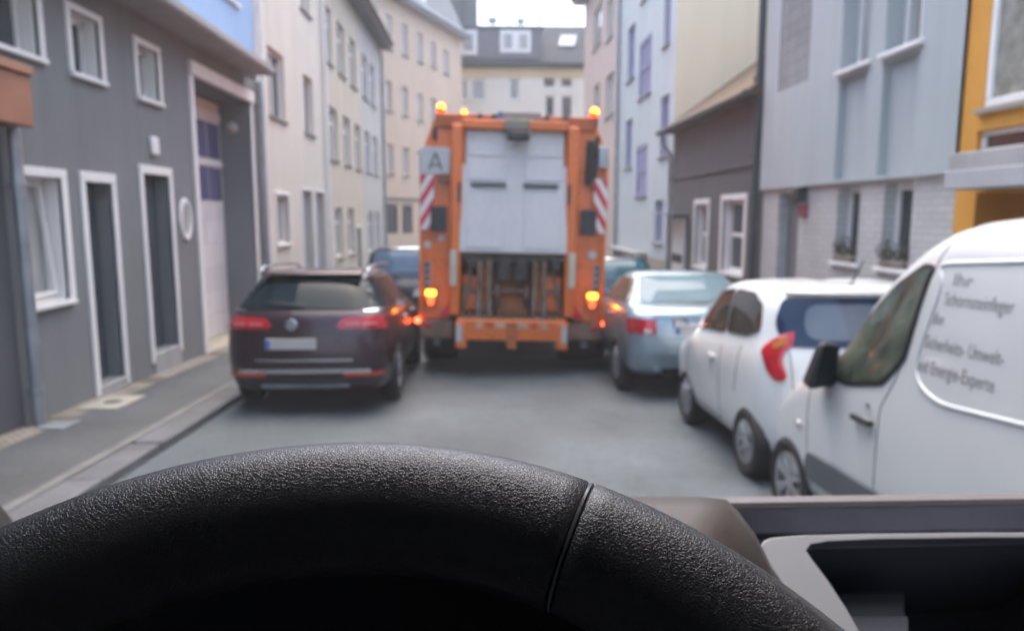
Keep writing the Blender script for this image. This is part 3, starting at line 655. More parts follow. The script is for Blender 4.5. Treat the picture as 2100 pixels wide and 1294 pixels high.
# ------------------------------------------------------------------ cars
def lerp(ctrl, t):
    if not isinstance(ctrl, (list, tuple)): return ctrl
    if t <= ctrl[0][0]: return ctrl[0][1]
    for (a, x), (b, y) in zip(ctrl, ctrl[1:]):
        if t <= b:
            f = (t - a) / (b - a); f = f * f * (3 - 2 * f); return x + (y - x) * f
    return ctrl[-1][1]
NS, NC, NE = 22, 6, 6
def ring(yr, yf, w, z, rr=.25, rf=.3, br=.08, bf=.2, tr=.06, tf=.12):
    """closed plan outline, counter-clockwise start at rear centre going right; z: number or [(y, z)]"""
    half = []
    for i in range(NE): half.append(((w - rr) * i / NE, yr))
    for i in range(NC): a = PI / 2 * i / NC; half.append((w - rr + rr * math.sin(a), yr + rr - rr * math.cos(a)))
    y0, y1 = yr + rr, yf - rf
    for i in range(NS): half.append((w, y0 + (y1 - y0) * i / NS))
    for i in range(NC): a = PI / 2 * i / NC; half.append((w - rf + rf * math.cos(a), yf - rf + rf * math.sin(a)))
    for i in range(NE + 1): half.append(((w - rf) * (1 - i / NE), yf))
    ym, hl = (yr + yf) / 2, (yf - yr) / 2
    out = []
    for x, y in half:
        s = (y - ym) / hl; xr = x / w
        if s < 0: x *= 1 - tr * (-s) ** 4; y += br * xr * xr * (-s) ** 3
        else: x *= 1 - tf * s ** 4; y -= bf * xr * xr * s ** 3
        out.append(Vector((x, y, lerp(z, y))))
    return out + [Vector((-p.x, p.y, p.z)) for p in out[-2:0:-1]]

class Car: pass
def bake(o, mods):
    for kind, kw in mods:
        m = o.modifiers.new(kind, kind)
        for k, v in kw.items(): setattr(m, k, v)
    dg = bpy.context.evaluated_depsgraph_get(); dg.update()
    me = bpy.data.meshes.new_from_object(o.evaluated_get(dg)); o.modifiers.clear()
    old = o.data; o.data = me; bpy.data.meshes.remove(old)
def make_body(root, layers, paint, ys, arches, wr, crown=.03, name='body', nroof=((.8, .55), (.5, .85), (.2, 1))):
    mb = MB(); rg = [[Vector((p.x, p.y * ys, p.z)) for p in ring(**l)] for l in layers]
    last = rg[-1]; c = sum((p for p in last), Vector()) / len(last)
    for k, (s, h) in enumerate(nroof): rg.append([Vector((p.x * s, c.y + (p.y - c.y) * (.5 + .5 * s), p.z + crown * h)) for p in last])
    f0 = rg[0]; rg.insert(0, [Vector((p.x * .3, p.y * .6, p.z)) for p in f0])
    mb.rings(rg, True)
    o = mb.build(name, paint, root)
    bake(o, [('SUBSURF', dict(levels=1, render_levels=1))])
    o.data.update()
    bm = bmesh.new(); bm.from_mesh(o.data); bvh = BVHTree.FromBMesh(bm); bm.free()
    tmp = []
    for (wx, wy) in arches:
        cm = MB(); s = 1 if wx > 0 else -1
        Mx = Matrix.Translation((wx - s * .16, wy, wr + .01)) @ Matrix.Rotation(s * PI / 2, 4, 'Y')
        cm.lathe([(wr + .055, 0), (wr + .055, .8)], Mx, 36, True); co = cm.build('arch_cut', M['rubber']); tmp.append(co)
    for co in tmp:
        bake(o, [('BOOLEAN', dict(operation='DIFFERENCE', object=co, solver='EXACT'))])
    for co in tmp: me = co.data; bpy.data.objects.remove(co); bpy.data.meshes.remove(me)
    for p in o.data.polygons: p.use_smooth = True
    o.data.set_sharp_from_angle(angle=math.radians(38))
    o.data.materials.clear(); o.data.materials.append(paint)
    return o, bvh

DIRS = {'rear_left': Vector((.7071, .7071, 0)), 'rear_right': Vector((-.7071, .7071, 0)), 'rear': Vector((0, 1, 0)), 'left': Vector((1, 0, 0)), 'right': Vector((-1, 0, 0)), 'front': Vector((0, -1, 0)), 'top': Vector((0, 0, -1))}
def panel_pt(axis, a, b):
    if axis in ('rear', 'front'): return Vector((a, -9 if axis == 'rear' else 9, b))
    if axis == 'top': return Vector((a, b, 9))
    if axis == 'rear_left': return Vector((.7071 * a, -.7071 * a, b)) - DIRS[axis] * 9
    if axis == 'rear_right': return Vector((-.7071 * a, -.7071 * a, b)) - DIRS[axis] * 9
    return Vector((-9 if axis == 'left' else 9, a, b))
def smooth_poly(poly, r=.04, n=5):
    out = []
    for i, p in enumerate(poly):
        a = Vector(poly[i - 1]); c = Vector(poly[(i + 1) % len(poly)]); p = Vector(p)
        d1 = min(r, (a - p).length * .45); d2 = min(r, (c - p).length * .45)
        s = p + (a - p).normalized() * d1; e = p + (c - p).normalized() * d2
        for k in range(n + 1):
            t = k / n; q = s * (1 - t) ** 2 + p * 2 * t * (1 - t) + e * t * t; out.append((q.x, q.y))
    return out
def panel(root, bvh, axis, poly, m, name, off=.004, th=.01, step=.07, rnd=.03, dome=0.0):
    """a plate following the body's surface: polygon in (x,z) for rear, (y,z) for sides"""
    if rnd: poly = smooth_poly(poly, rnd)
    bm = bmesh.new(); vs = [bm.verts.new((p[0], p[1], 0)) for p in poly]; bm.faces.new(vs)
    for ax in (0, 1):
        lo = min(p[ax] for p in poly); hi = max(p[ax] for p in poly); n = max(2, int((hi - lo) / step))
        for k in range(1, n):
            no = Vector((0, 0, 0)); no[ax] = 1; co = Vector((0, 0, 0)); co[ax] = lo + (hi - lo) * k / n
            bmesh.ops.bisect_plane(bm, geom=bm.verts[:] + bm.edges[:] + bm.faces[:], plane_co=co, plane_no=no)
    d = DIRS[axis]
    bm.verts.ensure_lookup_table()
    edge = {v for e in bm.edges if e.is_boundary for v in e.verts}
    P = {}
    for v in bm.verts:
        o = panel_pt(axis, v.co.x, v.co.y); hit = bvh.ray_cast(o, d)
        if hit[0] is None:
            nr = bvh.find_nearest(o + d * 8.2); P[v] = (nr[0], nr[1])
        else: P[v] = (hit[0], hit[1])
    for v in bm.verts:
        p, n_ = P[v]
        if n_.dot(d) > 0: n_ = -n_
        k = 0 if v in edge else dome
        v.co = p + (n_ - d).normalized() * (off + th + k)
    g = bmesh.ops.extrude_face_region(bm, geom=bm.faces[:])
    for v in [x for x in g['geom'] if isinstance(x, bmesh.types.BMVert)]: v.co += d * (th + off * .6)
    bmesh.ops.recalc_face_normals(bm, faces=bm.faces)
    me = bpy.data.meshes.new(name); bm.to_mesh(me); bm.free(); me.materials.append(m)
    for p in me.polygons: p.use_smooth = True
    me.set_sharp_from_angle(angle=math.radians(45))
    o = bpy.data.objects.new(name, me); C.objects.link(o); o.parent = root
    return o
def seam(root, bvh, axis, pts, m, name='panel_gap', r=.0035):
    d = DIRS[axis]; out = []
    for a, b in zip(pts, pts[1:]):
        for k in range(8):
            t = k / 8; q = panel_pt(axis, a[0] + (b[0] - a[0]) * t, a[1] + (b[1] - a[1]) * t); h = bvh.ray_cast(q, d)
            if h[0]: out.append(h[0] - d * .0005)
    if len(out) < 3: return
    mb = MB(); mb.tube(out, r, 6); return mb.build(name, m, root)
def rect(a0, a1, b0, b1): return [(a0, b0), (a1, b0), (a1, b1), (a0, b1)]

def wheel(root, x, y, R, w=.2, spokes=7, rimr=.62, m='alloy', steel=False):
    s = 1 if x > 0 else -1
    e = bpy.data.objects.new('wheel', None); C.objects.link(e); e.parent = root; e.location = (x, y, R); e.rotation_euler = (0, s * PI / 2, 0)
    I = Matrix.Identity(4); t = MB(); h = w / 2
    prof = [(R * rimr, -h * .8), (R * .86, -h), (R * .97, -h * .85), (R, -h * .5), (R, -h * .1), (R * .985, -h * .06), (R * .985, h * .06), (R, h * .1), (R, h * .5), (R * .97, h * .85), (R * .86, h), (R * rimr, h * .8)]
    t.lathe(prof, I, 40); t.build('tyre', M['rubber'], e, smooth=35)
    rr = R * rimr
    q = MB(); q.lathe([(rr * 1.01, h * .72), (rr * 1.0, h * .86), (rr * .9, h * .8), (rr * .88, h * .3), (rr * .3, h * .15), (.001, h * .15)], I, 36)
    for k in range(spokes):
        a = 2 * PI * k / spokes
        for da in ((-.13, .13) if spokes <= 7 else (0,)):
            p0 = Vector((rr * .2 * math.cos(a), rr * .2 * math.sin(a), h * .62)); p1 = Vector((rr * .93 * math.cos(a + da), rr * .93 * math.sin(a + da), h * .78))
            q.bar(p0, p1, rr * .13, .022, (0, 0, 1))
    q.lathe([(rr * .26, h * .3), (rr * .24, h * .72), (rr * .1, h * .76), (.001, h * .76)], I, 18)
    o = q.build('rim', M[m], e, smooth=35)
    b = MB(); b.lathe([(rr * .86, h * .05), (.001, h * .05)], I, 24); b.build('brake_disc', M['steel_dark'], e)
    return e
def mirror(root, bvh, y, z, x, m, w_=.2, h_=.14, d_=.1, sides=(-1, 1)):
    for s in sides:
        mb = MB(); mb.hexa([(s * x, y - d_ * .3, z), (s * (x + w_), y - d_ * .4, z + .01), (s * (x + w_ * .9), y + d_ * .6, z + .02), (s * x, y + d_ * .6, z + .02), (s * (x + .02), y - d_ * .3, z + h_ * .9), (s * (x + w_ * .95), y - d_ * .4, z + h_), (s * (x + w_ * .8), y + d_ * .5, z + h_ * .9), (s * (x + .02), y + d_ * .5, z + h_ * .85)])
        o = mb.build('wing_mirror', m, root, bevel=.03, seg=3)
        g = MB(); g.hexa([(s * (x + .025), y - d_ * .42, z + .02), (s * (x + w_ * .9), y - d_ * .46, z + .025), (s * (x + w_ * .9), y - d_ * .44, z + .025), (s * (x + .025), y - d_ * .40, z + .02), (s * (x + .03), y - d_ * .42, z + h_ * .82), (s * (x + w_ * .88), y - d_ * .46, z + h_ * .88), (s * (x + w_ * .88), y - d_ * .44, z + h_ * .88), (s * (x + .03), y - d_ * .40, z + h_ * .82)]); g.build('mirror_glass', M['chrome'], o)
def plate(root, bvh, cx, z, tilt=0, w_=.52, h_=.11, blocks=True):
    h = bvh.ray_cast(Vector((cx, -9, z)), Vector((0, 1, 0)))[0]
    y = min(bvh.ray_cast(Vector((cx + dx, -9, z + dz)), Vector((0, 1, 0)))[0].y for dx in (-w_ / 2, 0, w_ / 2) for dz in (-h_ / 2, h_ / 2))
    mb = MB(); mb.box(cx - w_ / 2, cx + w_ / 2, y - .016, y + .03, z - h_ / 2, z + h_ / 2); o = mb.build('number_plate', M['plate_grey'], root, bevel=.004)
    b = MB(); b.box(cx - w_ / 2 + .004, cx - w_ / 2 + .045, y - .0185, y - .0165, z - h_ / 2 + .005, z + h_ / 2 - .005); b.build('plate_band', M['plate_blue'], o)
    return o
M['plate_grey'] = mat('blank_number_plate', (.47, .45, .43), .4, var=.06)
M['plate_blue'] = mat('blue_plate_band', (.03, .13, .42), .4, var=.05)
M['gap'] = mat('panel_gap_black', (.012, .012, .013), .7)
M['maroon'] = mat('dark_maroon_paint', (.034, .014, .021), .3, .3, var=.08, coat=.5)
M['night_blue'] = mat('night_blue_paint', (.012, .016, .024), .22, .3, var=.08, coat=1.0)
M['silver_blue'] = mat('silver_blue_paint', (.27, .355, .42), .3, .55, var=.05, coat=1.0)
M['teal_paint'] = mat('dark_teal_paint', (.02, .07, .09), .25, .4, var=.08, coat=1.0)
M['white_paint'] = mat('white_car_paint', (.62, .65, .655), .32, var=.05, scale=1.6, coat=.7, rvar=.05)
M['white_paint_warm'] = mat('white_car_paint_dusty', (.64, .67, .67), .32, var=.07, scale=1.8, coat=.7)
TILT = (-math.atan(SLOPE), 0, 0)

# --- dark maroon estate car on the left
ys = .9; X, Y = -1.88, 9.62
r = empty('estate_car', (X, Y, road(Y)), 'dark maroon estate car with chrome bumper strip and roof rails parked on the left', 'car', 'cars parked along the street', TILT)
WR = .33; wy = 1.39 * ys
lay = [dict(yr=-2.22, yf=2.2, w=.78, z=.22), dict(yr=-2.33, yf=2.32, w=.84, z=.27), dict(yr=-2.385, yf=2.38, w=.885, z=.48, bf=.35), dict(yr=-2.36, yf=2.36, w=.892, z=.74, bf=.4), dict(yr=-2.33, yf=2.3, w=.885, z=[(-2.3, .93), (.9, .90), (1.6, .82), (2.3, .66)], bf=.4),
       dict(yr=-2.29, yf=2.1, w=.862, z=[(-2.3, 1.05), (.8, .98), (1.4, .93), (2.1, .76)], bf=.4), dict(yr=-2.23, yf=.95, w=.80, z=[(-2.2, 1.09), (.9, 1.02)], bf=.3, tr=.09), dict(yr=-2.02, yf=.45, w=.70, z=1.30, bf=.25, tr=.1, rr=.18), dict(yr=-1.80, yf=.02, w=.61, z=[(-1.8, 1.455), (-.6, 1.47), (.1, 1.45)], bf=.2, tr=.1, rr=.16)]
body, bvh = make_body(r, lay, M['maroon'], ys, [(s * .82, q) for s in (-1, 1) for q in (-wy, wy)], WR)
panel(r, bvh, 'rear', [(-.66, 1.10), (.66, 1.10), (.55, 1.425), (-.55, 1.425)], M['dark_glass'], 'rear_window', rnd=.06)
mb = MB(); h = bvh.ray_cast(Vector((0, -9, 1.43)), Vector((0, 1, 0)))[0]
mb.hexa([(-.56, h.y - .09, 1.452), (.56, h.y - .09, 1.452), (.52, h.y + .3, 1.47), (-.52, h.y + .3, 1.47), (-.54, h.y - .07, 1.478), (.54, h.y - .07, 1.478), (.52, h.y + .3, 1.497), (-.52, h.y + .3, 1.497)]); sp = mb.build('roof_spoiler_or_highlight', M['maroon'], r, bevel=.012)
for s in (-1, 1):
    panel(r, bvh, 'rear', [(s * .83, .90), (s * .36, .905), (s * .33, .95), (s * .40, 1.015), (s * .85, 1.03)], M['lamp_red'], 'tail_light', rnd=.03, dome=.008)
    for q in ((.42, .57), (.60, .74)): panel(r, bvh, 'rear', rect(s * q[0], s * q[1], .945, .965), mat('pale_red_lens', (.60, .22, .22), .2), 'lamp_strip', off=.02, th=.004, rnd=.008)
    panel(r, bvh, 'rear', rect(s * .40, s * .80, .415, .45), mat('orange_red_reflector', (.62, .08, .05), .2), 'reflector', rnd=.01, off=.012)
    sd_ = 'left' if s < 0 else 'right'
    panel(r, bvh, sd_, [(-1.95, 1.10), (.55, 1.06), (-.02, 1.39), (-1.55, 1.41), (-1.85, 1.32)], M['dark_glass'], 'side_window', rnd=.05)
    panel(r, bvh, sd_, [(-1.97, 1.075), (.6, 1.03), (.6, 1.05), (-1.97, 1.095)], M['chrome'], 'window_trim', rnd=0, off=.006)
    mb = MB(); mb.tube([(s * .575, -1.55, 1.48), (s * .60, -1.45, 1.525), (s * .61, -.7, 1.545), (s * .60, .05, 1.525), (s * .58, .15, 1.47)], .016, 8); mb.build('roof_rail', M['chrome'], r, smooth=50)
    for yy in (-.55, .45): seam(r, bvh, sd_, [(yy * ys, .35), (yy * ys, 1.05)], M['gap'])
    for yy in (-.85, .15): panel(r, bvh, sd_, rect(yy * ys, yy * ys + .2, .90, .925), M['chrome'], 'door_handle', off=.02, rnd=.01)
panel(r, bvh, 'rear', rect(-.68, .68, .452, .492), M['chrome'], 'bumper_trim', off=.012, rnd=.01)
panel(r, bvh, 'rear', [(-.66, .23), (.66, .23), (.74, .40), (-.74, .40)], M['black_plastic'], 'lower_bumper', off=.008, rnd=.03)
panel(r, bvh, 'rear', rect(-.45, .45, .30, .335), M['zinc'], 'skid_plate', off=.025, rnd=.01)
panel(r, bvh, 'rear', rect(-.5, .5, .575, .595), M['chrome'], 'tailgate_trim', off=.004, rnd=.005)
seam(r, bvh, 'rear', [(-.62, 1.08), (-.66, .60), (.66, .60), (.62, 1.08)], M['gap'])
panel(r, bvh, 'rear', [(-.36, .665), (.36, .665), (.33, .835), (-.33, .835)], M['maroon'], 'plate_recess', off=.002, rnd=.03)
plate(r, bvh, -.13, .755)
h = bvh.ray_cast(Vector((-.13, -9, .955)), Vector((0, 1, 0)))[0]
mb = MB(); MX = Matrix.Translation((-.13, h.y - .012, .955)) @ Matrix.Rotation(PI / 2, 4, 'X')
mb.lathe([(.062, -.01), (.062, .008), (.053, .012), (.050, .004), (.001, .004)], MX, 28)
for pl in ([(-.034, .036), (-.012, -.002)], [(.034, .036), (.012, -.002)], [(-.012, .002), (0, .036)], [(.012, .002), (0, .036)], [(-.044, .012), (-.020, -.046)], [(.044, .012), (.020, -.046)], [(-.020, -.046), (0, -.004)], [(.020, -.046), (0, -.004)]):
    mb.bar(MX @ Vector((*pl[0], .009)), MX @ Vector((*pl[1], .009)), .009, .006, (0, 1, 0))
mb.build('emblem', M['chrome'], r, smooth=40)
hh = bvh.ray_cast(Vector((-.02, -9, 1.13)), Vector((0, 1, 0)))[0]
mb = MB(); mb.bar(hh + Vector((.0, -.03, 0)), hh + Vector((-.38, -.025, .05)), .02, .03); mb.build('rear_wiper', M['black_plastic'], r, bevel=.005)
mirror(r, bvh, .55 * ys, 1.03, .86, M['maroon'])
for s in (-1, 1):
    for q in (-wy, wy): wheel(r, s * .785, q, WR, .225, 5)

# --- dark SUV further along on the left
ys = .85; X, Y = -1.80, 17.9
r = empty('suv', (X, Y, road(Y)), 'dark blue tall car beyond the maroon estate, half hidden by the truck', 'car', 'cars parked along the street', TILT)
WR = .36; wy = 1.35 * ys
lay = [dict(yr=-2.15, yf=2.15, w=.80, z=.28), dict(yr=-2.25, yf=2.27, w=.88, z=.34), dict(yr=-2.3, yf=2.32, w=.925, z=.6), dict(yr=-2.26, yf=2.3, w=.93, z=[(-2, .95), (1, .95), (2.3, .8)]), dict(yr=-2.22, yf=2.15, w=.915, z=[(-2, 1.10), (1, 1.05), (2.2, .9)]),
       dict(yr=-2.17, yf=1.05, w=.87, z=1.16, rr=.2), dict(yr=-2.05, yf=.6, w=.79, z=1.45, rr=.2), dict(yr=-1.9, yf=.2, w=.71, z=1.66, rr=.2)]
body, bvh = make_body(r, lay, M['night_blue'], ys, [(s * .86, q) for s in (-1, 1) for q in (-wy, wy)], WR)
panel(r, bvh, 'rear', [(-.72, 1.14), (.72, 1.14), (.62, 1.60), (-.62, 1.60)], mat('blue_reflecting_glass', (.05, .11, .18), .03, spec=.8), 'rear_window', rnd=.07)
panel(r, bvh, 'rear', [(-.63, 1.645), (.63, 1.645), (.63, 1.70), (-.63, 1.70)], M['chrome'], 'roof_spoiler_or_highlight', off=.03, rnd=.01)  # bright strip added as the white highlight along the dark roof
for s in (-1, 1):
    panel(r, bvh, 'rear', [(s * .86, .85), (s * .62, .85), (s * .64, 1.12), (s * .84, 1.14)], M['lamp_red'], 'tail_light', dome=.01)
    panel(r, bvh, 'left' if s < 0 else 'right', [(-1.7, 1.16), (.6, 1.12), (.2, 1.56), (-1.6, 1.6)], M['dark_glass'], 'side_window', rnd=.06)
    for q in (-wy, wy): wheel(r, s * .82, q, WR, .235, 5)
panel(r, bvh, 'rear', [(-.7, .35), (.7, .35), (.75, .58), (-.75, .58)], M['black_plastic'], 'bumper', off=.01)
plate(r, bvh, .1, .92); mirror(r, bvh, .6, 1.1, .9, M['black_plastic'])

# --- silver blue saloon on the right
ys = .8; X, Y = 2.51, 9.98
r = empty('saloon_car', (X, Y, road(Y)), 'silver blue saloon car parked on the right between the truck and the white hatchback', 'car', 'cars parked along the street', TILT)
WR = .33; wy = 1.42 * ys
lay = [dict(yr=-2.2, yf=2.25, w=.78, z=.24), dict(yr=-2.33, yf=2.35, w=.86, z=.30), dict(yr=-2.39, yf=2.4, w=.905, z=.5), dict(yr=-2.37, yf=2.38, w=.91, z=.73), dict(yr=-2.34, yf=2.3, w=.90, z=[(-2.3, .93), (.9, .88), (2.3, .66)]),
       dict(yr=-2.28, yf=2.05, w=.865, z=[(-2.3, 1.05), (-1.4, 1.03), (.8, .97), (2.0, .75)]), dict(yr=-1.75, yf=.95, w=.80, z=[(-1.7, 1.07), (.9, 1.0)], tr=.12), dict(yr=-1.30, yf=.45, w=.695, z=1.27, tr=.12), dict(yr=-.92, yf=-.05, w=.60, z=1.40, tr=.08)]
body, bvh = make_body(r, lay, M['silver_blue'], ys, [(s * .84, q) for s in (-1, 1) for q in (-wy, wy)], WR)
panel(r, bvh, 'rear', [(-.66, 1.085), (.66, 1.085), (.53, 1.375), (-.53, 1.375)], mat('sky_blue_reflecting_glass', (.12, .18, .21), .05, spec=.2), 'rear_window', rnd=.06)
for s in (-1, 1):
    panel(r, bvh, 'rear', [(s * .86, .765), (s * .58, .745), (s * .56, .92), (s * .86, .925)], M['lamp_red'], 'tail_light', rnd=.025, dome=.012)
    panel(r, bvh, 'rear', rect(s * .62, s * .70, .765, .81), M['lamp_clear'], 'reversing_lens', off=.025, rnd=.015)
    sd_ = 'left' if s < 0 else 'right'
    panel(r, bvh, sd_, [(-1.20, 1.075), (.60, 1.04), (.05, 1.335), (-.75, 1.345)], mat('warm_reflecting_glass', (.09, .075, .055), .04, spec=.8), 'side_window', rnd=.05)
    for yy in (-.55, .45): seam(r, bvh, sd_, [(yy * ys, .35), (yy * ys, 1.03)], M['gap'])
    for yy in (-.85, .15): panel(r, bvh, sd_, rect(yy * ys, yy * ys + .2, .88, .905), M['silver_blue'], 'door_handle', off=.02, rnd=.01)
panel(r, bvh, 'rear', rect(-.6, .6, .945, .97), M['silver_blue'], 'boot_lip', off=.012, rnd=.01)
seam(r, bvh, 'rear', [(-.56, 1.04), (-.57, .70), (.57, .70), (.56, 1.04)], M['gap'])
panel(r, bvh, 'rear', [(-.45, .25), (.5, .25), (.55, .36), (-.5, .36)], M['black_plastic'], 'lower_bumper', off=.006)
panel(r, bvh, 'rear', rect(-.85, .85, .53, .56), M['silver_blue'], 'bumper_edge', off=.012, rnd=.01)
plate(r, bvh, -.10, .81); mirror(r, bvh, .55 * ys, .98, .86, M['silver_blue'])
mb = MB(); mb.tube([(-.55, -2.37 * ys, .28), (-.55, -2.1 * ys, .28)], .035, 12); mb.build('exhaust', M['chrome'], r, smooth=40)
for s in (-1, 1):
    for q in (-wy, wy): wheel(r, s * .80, q, WR, .225, 7)

# --- teal hatchback seen past the truck
ys = .8; X, Y = 2.62, 16.0
r = empty('teal_hatchback', (X, Y, road(Y)), 'dark teal car beyond the silver blue saloon, next to the truck flank', 'car', 'cars parked along the street', TILT)
WR = .32; wy = 1.28 * ys
lay = [dict(yr=-1.95, yf=2.0, w=.76, z=.25), dict(yr=-2.05, yf=2.07, w=.84, z=.3), dict(yr=-2.1, yf=2.1, w=.88, z=.55), dict(yr=-2.06, yf=2.05, w=.885, z=[(-2, .92), (1, .9), (2, .7)]), dict(yr=-2.02, yf=1.9, w=.87, z=[(-2, 1.02), (1, .98), (1.9, .8)]),
       dict(yr=-1.98, yf=.95, w=.82, z=1.06), dict(yr=-1.85, yf=.5, w=.74, z=1.30), dict(yr=-1.65, yf=.05, w=.66, z=1.46)]
body, bvh = make_body(r, lay, M['teal_paint'], ys, [(s * .82, q) for s in (-1, 1) for q in (-wy, wy)], WR)
panel(r, bvh, 'rear', [(-.70, 1.06), (.70, 1.06), (.6, 1.42), (-.6, 1.42)], mat('teal_glass', (.03, .11, .14), .04, spec=.8), 'rear_window', rnd=.06)
panel(r, bvh, 'rear', [(-.62, 1.45), (.62, 1.45), (.62, 1.48), (-.62, 1.48)], M['chrome'], 'roof_edge', off=.02, rnd=.01)
for s in (-1, 1):
    panel(r, bvh, 'rear', [(s * .83, .78), (s * .56, .78), (s * .60, .99), (s * .82, 1.0)], M['lamp_red'], 'tail_light', dome=.01)
    panel(r, bvh, 'left' if s < 0 else 'right', [(-1.4, 1.06), (.6, 1.03), (.1, 1.38), (-1.3, 1.40)], M['dark_glass'], 'side_window', rnd=.05)
    for q in (-wy, wy): wheel(r, s * .78, q, WR, .2, 7)
plate(r, bvh, 0, .8)
panel(r, bvh, 'rear', [(-.7, .28), (.7, .28), (.75, .48), (-.75, .48)], M['black_plastic'], 'lower_bumper', off=.008)

# --- white hatchback on the right
ys = .80; X, Y = 2.78, 6.35
r = empty('white_hatchback', (X, Y, road(Y)), 'small white hatchback with curved red tail light in front of the white van', 'car', 'cars parked along the street', TILT)
def dpx(px, py):
    d_ = ray(px, py); n_ = Vector((.7071, .7071, 0)); p = EYEP + d_ * ((Vector((2.13, 4.97, 0)) - EYEP).dot(n_) / d_.dot(n_))
    return .7071 * (p.x - X) - .7071 * (p.y - Y), p.z - road(5.0)
LAMP = [dpx(p[0] - 10, p[1]) for p in ((1622, 687), (1622, 716), (1607, 729), (1605, 745), (1616, 778), (1611, 788), (1592, 784), (1578, 765), (1560, 723), (1569, 709), (1594, 694))]
AMB = [dpx(p[0] - 10, p[1]) for p in ((1612, 697), (1610, 712), (1590, 722), (1582, 715), (1592, 703))]
WR = .27; wyr, wyf = -.97, .69
lay = [dict(yr=-1.66, yf=1.7, w=.70, z=.20), dict(yr=-1.73, yf=1.76, w=.77, z=.25), dict(yr=-1.76, yf=1.8, w=.80, z=.45, br=.18), dict(yr=-1.75, yf=1.78, w=.81, z=.70, br=.2), dict(yr=-1.74, yf=1.7, w=.80, z=[(-1.7, .90), (.7, .82), (1.2, .76), (1.7, .60)], br=.2),
       dict(yr=-1.70, yf=1.5, w=.775, z=[(-1.7, 1.02), (-1, .99), (.7, .90), (1.5, .70)], br=.2), dict(yr=-1.65, yf=1.15, w=.745, z=[(-1.6, 1.08), (.9, .94)], br=.2, tr=.05), dict(yr=-1.56, yf=.78, w=.70, z=[(-1.5, 1.30), (.7, 1.22)], br=.18, tr=.06, rr=.2), dict(yr=-1.44, yf=.32, w=.625, z=[(-1.4, 1.45), (-.5, 1.47), (.3, 1.43)], br=.14, tr=.08, rr=.2)]
body, bvh = make_body(r, lay, M['white_paint_warm'], ys, [(s * .72, q) for s in (-1, 1) for q in (wyr, wyf)], WR)
panel(r, bvh, 'rear', [(-.60, 1.04), (.60, 1.04), (.64, 1.2), (.56, 1.39), (-.56, 1.39), (-.64, 1.2)], mat('blue_tinted_glass', (.012, .028, .065), .03, spec=.35), 'rear_window', rnd=.07)
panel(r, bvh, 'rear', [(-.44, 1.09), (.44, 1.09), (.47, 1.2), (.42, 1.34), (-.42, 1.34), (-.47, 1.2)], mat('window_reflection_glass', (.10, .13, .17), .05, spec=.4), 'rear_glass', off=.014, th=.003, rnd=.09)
panel(r, bvh, 'rear', [(-.54, 1.405), (.54, 1.405), (.53, 1.45), (-.53, 1.45)], M['white_paint_warm'], 'roof_spoiler_or_highlight', off=.05, rnd=.01)
for s in (-1, 1):
    sd_ = 'left' if s < 0 else 'right'
    dg_ = 'rear_left' if s < 0 else 'rear_right'
    panel(r, bvh, dg_, LAMP, M['lamp_red'], 'tail_light', rnd=.014, dome=.006, off=.006, step=.03)
    panel(r, bvh, dg_, AMB, mat('amber_lens', (.35, .12, .02), .2), 'turn_lens', rnd=.02, off=.026, th=.004)
    g = mat('mixed_reflecting_glass', (.05, .045, .04), .03, spec=.8, var=.6, scale=3)
    panel(r, bvh, sd_, [(-.34, 1.045), (.66, .985), (.42, 1.20), (.12, 1.36), (-.27, 1.405)], g, 'front_side_window', rnd=.04)
    panel(r, bvh, sd_, [(-1.04, 1.14), (-.86, 1.08), (-.39, 1.05), (-.32, 1.405), (-.72, 1.40), (-.96, 1.32)], g, 'rear_side_window', rnd=.05)
    seam(r, bvh, sd_, [(-.36, .30), (-.36, 1.03)], M['gap']); seam(r, bvh, sd_, [(.62, .34), (.64, .98)], M['gap']); seam(r, bvh, sd_, [(-.36, .30), (.62, .34)], M['gap']); seam(r, bvh, sd_, [(-.74, .62), (-.80, 1.05)], M['gap'])
    panel(r, bvh, sd_, rect(-.24, -.08, .80, .83), M['white_paint_warm'], 'door_handle', off=.02, rnd=.01)
    panel(r, bvh, sd_, rect(-.17, -.10, .812, .82), M['gap'], 'keyhole_shadow', off=.024, th=.002, rnd=0)
mirror(r, bvh, .62, .95, .79, M['black_plastic'], .17, .13)
mb = MB(); mb.tube([(0, -1.20 * ys, 1.47), (.015, -1.38 * ys, 1.66)], [.007, .004], 8); mb.tube([(0, -1.18 * ys, 1.455), (0, -1.2 * ys, 1.475)], .02, 10); mb.build('aerial', M['black_plastic'], r, smooth=50)
seam(r, bvh, 'rear', [(-.58, 1.0), (-.56, .62), (.56, .62), (.58, 1.0)], M['gap']); plate(r, bvh, 0, .48)
for s in (-1, 1):
    for q in (wyr, wyf): wheel(r, s * .718, q, WR, .165, 8, rimr=.62)

